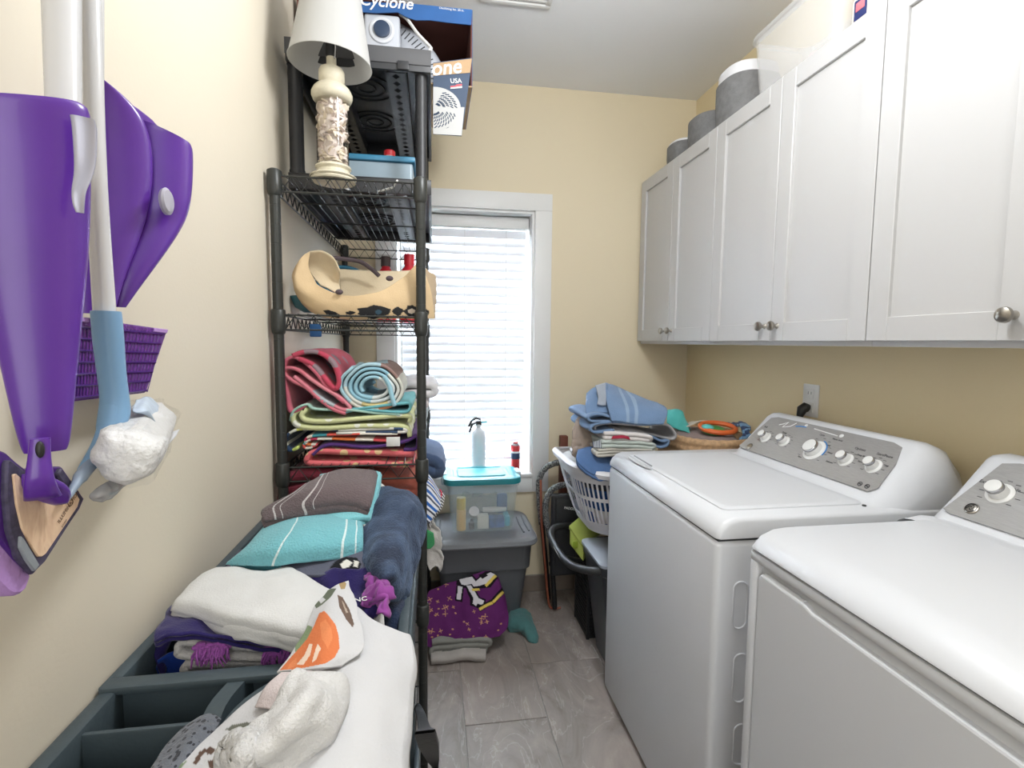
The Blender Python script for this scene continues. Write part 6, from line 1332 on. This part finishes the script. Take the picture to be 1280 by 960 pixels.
# lime box
LM = mat('lime_plastic', rgb(172, 184, 92), .4, var=.06, vscale=16)
lm = thing('lime_box', 'lime green case with front clasp under the clothes basket', 'case', at(730, 690, Y=2.2))
t0, t1, t2, t3 = at(711, 657, Y=2.17), at(731, 640, Y=2.27), at(751, 663, Y=2.20), at(728, 682, Y=2.10)
dn = Vector((.01, .0, -.03))
G().prism([t0, t3, t2, t1], (0, 0, 0), (.004, .01, -.022), .004, 2).build('lid', LM, lm)
f1, f2 = at(712, 680, Y=2.16), at(729, 702, Y=2.09)
G().prism([t0+dn*.6, t3+dn*.6, f2, f1], (0, 0, 0), (.02, .035, 0), .003, 2).build('front', LM, lm)
c_ = (t0+t3)/2+Vector((-.004, -.012, -.035)); G().box(c_-Vector((.012, .006, .016)), c_+Vector((.012, .006, .016)), .004).build('clasp', mat('lime_dark', rgb(140, 160, 50), .4), lm)
# ---- white laundry basket
bk = thing('laundry_basket', 'white plastic laundry basket full of clothes, left of the washer', 'basket', (.78, 2.13, .55))
WP = mat('basket_white', rgb(218, 218, 222), .35)
def bring(k, z, dx=0):
    """rounded outline, k = growth from the bottom (0) to rim (1)"""
    x0, x1, y0, y1 = .655-.090*k, .955+.03*k, 1.945-.055*k, 2.32+.08*k
    out = []; r = .12+.03*k; P = rrect((x0+x1)/2, (y0+y1)/2, z, (x1-x0)/2, (y1-y0)/2, r, 11); return P
BZ0, BZ1 = .555, .838
g = G(); NB = len(bring(0, 0))
ks = lambda z: ((z-BZ0)/(BZ1-BZ0))**.8
g.rings([bring(ks(z), z) for z in (BZ0, BZ0+.004)])
def wallstrip(zs, th=.003):
    for z0_, z1_ in zs:
        a = bring(ks(z0_), z0_); b = bring(ks(z1_), z1_); cen = Vector((.79, 2.13, 0))
        ai = [p+(Vector((cen.x, cen.y, p.z))-p).normalized()*th for p in a]; bi = [p+(Vector((cen.x, cen.y, p.z))-p).normalized()*th for p in b]
        g.rings([a, b, bi, ai], closed=True)
wallstrip([(BZ0, BZ0+.05), (BZ0+.15, BZ0+.165), (BZ1-.055, BZ1)])
for zz0, zz1 in ((BZ0+.04, BZ0+.155), (BZ0+.16, BZ1-.05)):
    for i in range(NB*2):
        f = i/2; j = int(f); fr_ = f-j
        def pt(z, ff, th=0):
            P = bring(ks(z), z); j = int(ff) % NB; fr_ = ff-int(ff); p = P[j].lerp(P[(j+1) % NB], fr_); c = Vector((.79, 2.13, z)); return p+(c-p).normalized()*th
        if (i % 2): continue
        w_ = .20
        zl = [zz0, (zz0+zz1)/2, zz1]
        R = [[pt(z, f-w_+NB), pt(z, f+w_+NB), pt(z, f+w_+NB, .003), pt(z, f-w_+NB, .003)] for z in zl]
        g.rings(R)
g.build('wall', WP, bk, sharp=35)
rim = [p+Vector((0, 0, .012*math.cos(2*PI*i/NB*2))) for i, p in enumerate(bring(1.0, BZ1))]
g = G(); 
def push(p, d): c = Vector((.79, 2.13, p.z)); return p+(p-c).normalized()*d
R = [[push(p, 0)+Vector((0, 0, -.02)) for p in rim], [push(p, .016)+Vector((0, 0, -.018)) for p in rim], [push(p, .022) for p in rim], [push(p, .014)+Vector((0, 0, .010)) for p in rim], [push(p, .0)+Vector((0, 0, .012)) for p in rim], [push(p, -.006)+Vector((0, 0, .004)) for p in rim]]
g.rings(R, closed=True); g.build('rim', WP, bk, sharp=50)
# clothes inside, seen through the slots
for i, (cc, z0_, z1_, k_) in enumerate((((226, 224, 222), BZ0+.008, BZ0+.10, .1), ((46, 84, 140), BZ0+.10, BZ0+.19, .35), ((60, 66, 80), BZ0+.19, BZ0+.27, .55), ((206, 206, 206), BZ0+.27, BZ1-.005, .75))):
    P0_ = bring(k_, z0_); P1_ = bring(min(k_+.15, .95), z1_)
    cen = Vector((.79, 2.13, 0)); sh = lambda P, d: [p+(Vector((cen.x, cen.y, p.z))-p).normalized()*d+noise.noise_vector(p*18)*.006 for p in P]
    tag(G().rings([sh(P0_, .05), sh(P0_, .026), sh(P1_, .026), sh(P1_, .06)]).build('basket_laundry', cloth('basket_laundry%d' % i, rgb(*cc), .25, bump=.8, bscale=60, spots=(rgb(40, 90, 160), 9, .42) if i == 0 else None)), ['white and blue clothes at the bottom of the laundry basket', 'blue clothes low in the laundry basket, seen through its slots', 'dark clothes halfway up the laundry basket', 'grey-white clothes just under the rim of the laundry basket'][i], 'clothes', 'clothes packed in the laundry basket')
TW = 'folded towels heaped on the laundry basket'
BT = (116, 142, 176)
blue = cloth('denim_blue_terry', rgb(*BT), .1, bump=.9, bscale=260); blue2 = cloth('denim_blue_terry_banded', rgb(*BT), .1, bump=.9, bscale=260, bands=[(0, rgb(*BT)), (.30, rgb(146, 168, 194)), (.36, rgb(*BT)), (.46, rgb(146, 168, 194)), (.52, rgb(*BT))])
tag(sheet('blue_towel', [row([(757, 478), (772, 484), (792, 493), (808, 501)], Y=2.12), row([(757, 492), (778, 497), (805, 502), (830, 508)], Y=2.00), row([(760, 510), (784, 513), (808, 514), (833, 515)], Y=1.93), row([(764, 525), (784, 528), (806, 530), (829, 529)], Y=1.905)], blue2, t=.012, layers=1, nu=60, nv=34, wr=.003, seed=101, drop=.004), 'blue towel with two pale bands, topmost on the laundry basket', 'towel', TW)
def Lb(pts, Y): return [xz(x, y, Y) for x, y in pts]
tag(ribbon('blue_towel', Lb([(826, 517), (812, 519), (818, 524), (826, 521), (832, 513), (828, 526), (812, 531), (790, 529), (765, 527)], 1.93), blue, 1.93, 2.15, t=.0085, n=60, seed=7), 'blue towel fold curling at the right end under the topmost towel', 'towel', TW)
tag(sheet('blue_towel', [row([(733, 492), (744, 484), (757, 480)], Y=2.05), row([(732, 508), (742, 502), (758, 500)], Y=1.99), row([(733, 522), (745, 518), (762, 516)], Y=1.96)], blue, t=.010, layers=2, gap=.011, nu=24, nv=24, wr=.005, seed=103), 'blue towel bunched at the upper left of the heap on the laundry basket', 'towel', TW)
tag(sheet('grey_towel', [row([(744, 482), (750, 480), (757, 478)], Y=1.985), row([(747, 495), (752, 494), (757, 493)], Y=1.975), row([(746, 506), (752, 507), (757, 507)], Y=1.965)], cloth('grey_blue_terry', rgb(166, 174, 186), .08, bump=.8), t=.006, nu=12, nv=16, wr=.002), 'small greyish flap at the top left of the blue towels', 'towel', TW)
tag(ribbon('blue_towel', Lb([(765, 521), (748, 518), (736, 521), (741, 527), (764, 527), (744, 531), (739, 537), (746, 541), (768, 538)], 1.915), blue, 1.915, 2.2, t=.0095, n=60, seed=9), 'blue towel with folded edges at the left middle of the heap', 'towel', TW)
tag(ribbon('grey_towel', Lb([(765, 537), (748, 540), (745, 533), (764, 529), (790, 531), (820, 531), (836, 532), (845, 543), (842, 549), (830, 547), (800, 541), (776, 538)], 1.95), cloth('light_grey_terry', rgb(178, 176, 178), .06, bump=.9), 1.95, 2.2, t=.0085, n=70, seed=10), 'light grey towel drooping to the right in the middle of the heap', 'towel', TW)
tag(ribbon('blue_towel', Lb([(795, 541), (815, 546), (828, 552), (836, 551), (834, 557), (824, 559), (812, 553), (800, 546)], 1.925), blue, 1.925, 2.2, t=.0085, n=50, seed=11), 'blue towel hanging down at the right under the light grey one', 'towel', TW)
for i, (xs, tp, bt_, cc, ly, nm, lb) in enumerate((
        ((756, 812), (540, 543), 551, (222, 216, 214), 2, 'white_cloth', 'white cloth with a red mark, upper of the flat whites on the basket'),
        ((752, 816), (551, 553), 561, (196, 206, 200), 2, 'pale_green_cloth', 'pale green-grey folded cloth between the whites on the basket'),
        ((748, 816), (561, 561), 572, (206, 202, 192), 3, 'striped_white_cloth', 'white cloth with fine grey folds at the bottom of the heap'))):
    fbox(nm, lb, cloth(nm+'_m', rgb(*cc), .08), xs, tp, bt_, 1.90, .28, ly, cat='cloth', group=TW, seed=110+i, wr=.004)
tag(sheet('red_cloth_mark', [row([(766, 545), (778, 544), (786, 546)], Y=1.895), row([(764, 549), (778, 548), (788, 550)], Y=1.892)], cloth('crimson', rgb(160, 44, 66)), t=.003, nu=12, nv=5, wr=.001), 'thin crimson cloth edge in the heap on the basket', 'cloth', TW)
tag(sheet('blue_cloth', [row([(722, 563), (740, 560), (762, 566)], Y=1.98), row([(720, 575), (742, 576), (764, 580)], Y=1.93), row([(732, 588), (748, 592), (764, 592)], Y=1.90), row([(742, 594), (750, 598), (757, 596)], Y=1.895)], cloth('cornflower_terry', rgb(88, 120, 168), .1, bump=.9), t=.012, layers=2, gap=.012, nu=36, nv=30, wr=.005, seed=120), 'cornflower blue towel hanging over the basket rim beside the washer', 'towel', TW)
tag(sheet('beige_cloth', [row([(722, 520), (730, 516), (738, 522)], Y=2.12), row([(718, 535), (728, 534), (740, 536)], Y=2.06), row([(716, 552), (730, 552), (744, 554)], Y=2.02), row([(718, 566), (730, 568), (742, 566)], Y=2.00)], cloth('beige_knit', rgb(172, 156, 144), .2), t=.010, layers=2, gap=.012, nu=34, nv=40, wr=.014, wf=24, seed=121), 'crumpled beige clothes at the left of the heap in the basket', 'clothes', TW)
tag(sheet('striped_cuff', [row([(741, 552), (750, 550), (758, 553)], Y=1.915), row([(741, 559), (750, 560), (757, 562)], Y=1.905)], cloth('cuff', rgb(70, 80, 100), bands=[(0, rgb(60, 70, 92)), (.5, rgb(200, 204, 206))], rep=9), t=.005, nu=40, nv=8, wr=.002), 'dark and white striped cuff at the lower left of the heap', 'clothes', TW)
G().tube([at(726, 518, Y=2.1), at(728, 514, Y=2.1)], .010, 8).build('x', BP).name = 'dark_sock'
tag(bpy.data.objects['dark_sock'], 'small black sock top at the left end of the heap', 'sock', TW)
# support filling so the towels rest on something
tag(G().rings([rbx(.63, .93, 1.96, 2.3, BZ1-.01, .08), rbx(.62, .94, 1.95, 2.31, BZ1+.02, .08), rbx(.66, .93, 1.97, 2.26, BZ1+.05, .08)]).build('bedding', cloth('bedding_white', rgb(206, 204, 206), .08)), 'white bedding filling the basket under the folded towels', 'bedding', TW)
# ---- wicker basket behind the washer
wk = thing('wicker_basket', 'tan woven wicker basket of toys behind the washer, by the right wall', 'basket', (1.175, 2.08, 0))
WKM = mat('wicker', rgb(196, 160, 122), .75, var=.2, vscale=60, bump=.8, bscale=220)
cxw, cyw, wa_, wb_ = 1.185, 2.085, .165, .22
WZ_ = at(885, 552, X=1.185).z
WZ_ = .960
R = []; nz_ = 30
for k in range(nz_*4+1):
    f = k/(nz_*4); z = WZ_*f; b_ = .0055*abs(math.sin(PI*k/4)); gr = .82+.18*f
    R.append([Vector((cxw+(wa_*gr+b_)*math.copysign(abs(math.cos(a))**.8, math.cos(a)), cyw+(wb_*gr+b_)*math.copysign(abs(math.sin(a))**.8, math.sin(a)), z+.002*math.sin(a*30+k))) for a in [2*PI*j/60 for j in range(60)]])
R.append([Vector((cxw+(p.x-cxw)*.93, cyw+(p.y-cyw)*.93, p.z)) for p in R[-1]]); R.append([Vector((p.x, p.y, .5)) for p in R[-1]])
G().rings(R).build('weave', WKM, wk, sharp=70)
TY = 'toys and cloths in the wicker basket'
g = G(); c = Vector((1.22, 2.02, WZ_+.028)); g.tube([c+Vector((.075*math.cos(a), .06*math.sin(a), .012*math.sin(a))) for a in [i*PI/16 for i in range(32)]], .011, 8, closed=True)
tag(g.build('orange_ring', mat('orange_plastic', rgb(226, 110, 54), .4)), 'orange ring toy lying in the wicker basket', 'toy', TY)
tag(G().ball((1.20, 2.02, WZ_+.016), (.05, .05, .022), 16).build('green_toy', mat('green_toy', rgb(72, 140, 74), .4)), 'green toy inside the orange ring', 'toy', TY)
tag(G().ball((1.165, 2.01, WZ_+.03), (.028, .03, .016), 12).build('aqua_toy', mat('aqua_toy', rgb(96, 190, 186), .4)), 'small aqua toy on the green one', 'toy', TY)
tag(sheet('aqua_cloth', [[Vector((1.04, 2.14, WZ_+.03)), Vector((1.07, 2.20, WZ_+.085)), Vector((1.10, 2.25, WZ_+.03))], [Vector((1.08, 2.10, WZ_+.01)), Vector((1.11, 2.15, WZ_+.09)), Vector((1.15, 2.2, WZ_+.02))], [Vector((1.12, 2.08, WZ_-.01)), Vector((1.14, 2.12, WZ_+.03)), Vector((1.18, 2.16, WZ_-.01))]], cloth('aqua_cotton', rgb(84, 178, 172)), t=.004, nu=24, nv=24, wr=.008), 'aqua cloth at the left end of the wicker basket', 'cloth', TY)
tag(sheet('blue_cloth', [[Vector((1.25, 1.90, WZ_+.0)), Vector((1.28, 1.95, WZ_+.045)), Vector((1.31, 2.10, WZ_+.03))], [Vector((1.29, 1.89, WZ_+.01)), Vector((1.31, 1.95, WZ_+.05)), Vector((1.335, 2.08, WZ_+.03))]], cloth('blue_check', rgb(110, 150, 186), .2, bands=[(0, rgb(120, 160, 196)), (.5, rgb(60, 76, 110))], rep=5), t=.012, nu=40, nv=14, wr=.012, wf=30), 'blue patterned cloth at the right end of the wicker basket', 'cloth', TY)
tag(sheet('cream_cloth', [[Vector((1.12, 2.10, WZ_+.02)), Vector((1.2, 2.12, WZ_+.045)), Vector((1.28, 2.14, WZ_+.03))], [Vector((1.13, 2.16, WZ_)), Vector((1.2, 2.18, WZ_+.03)), Vector((1.28, 2.18, WZ_))]], cloth('cream', rgb(222, 212, 198)), t=.006, nu=16, nv=10, wr=.006), 'cream cloth behind the orange ring in the wicker basket', 'cloth', TY)
tag(G().rings([[Vector((cxw+wa_*k*math.cos(a), cyw+wb_*k*math.sin(a), z)) for a in [2*PI*j/30 for j in range(30)]] for k, z in ((.78, .52), (.86, WZ_-.03), (.7, WZ_-.004))]).build('basket_filling', cloth('filling', rgb(150, 132, 128), .3)), 'mixed soft things filling the wicker basket under the toys', 'clothes', TY)
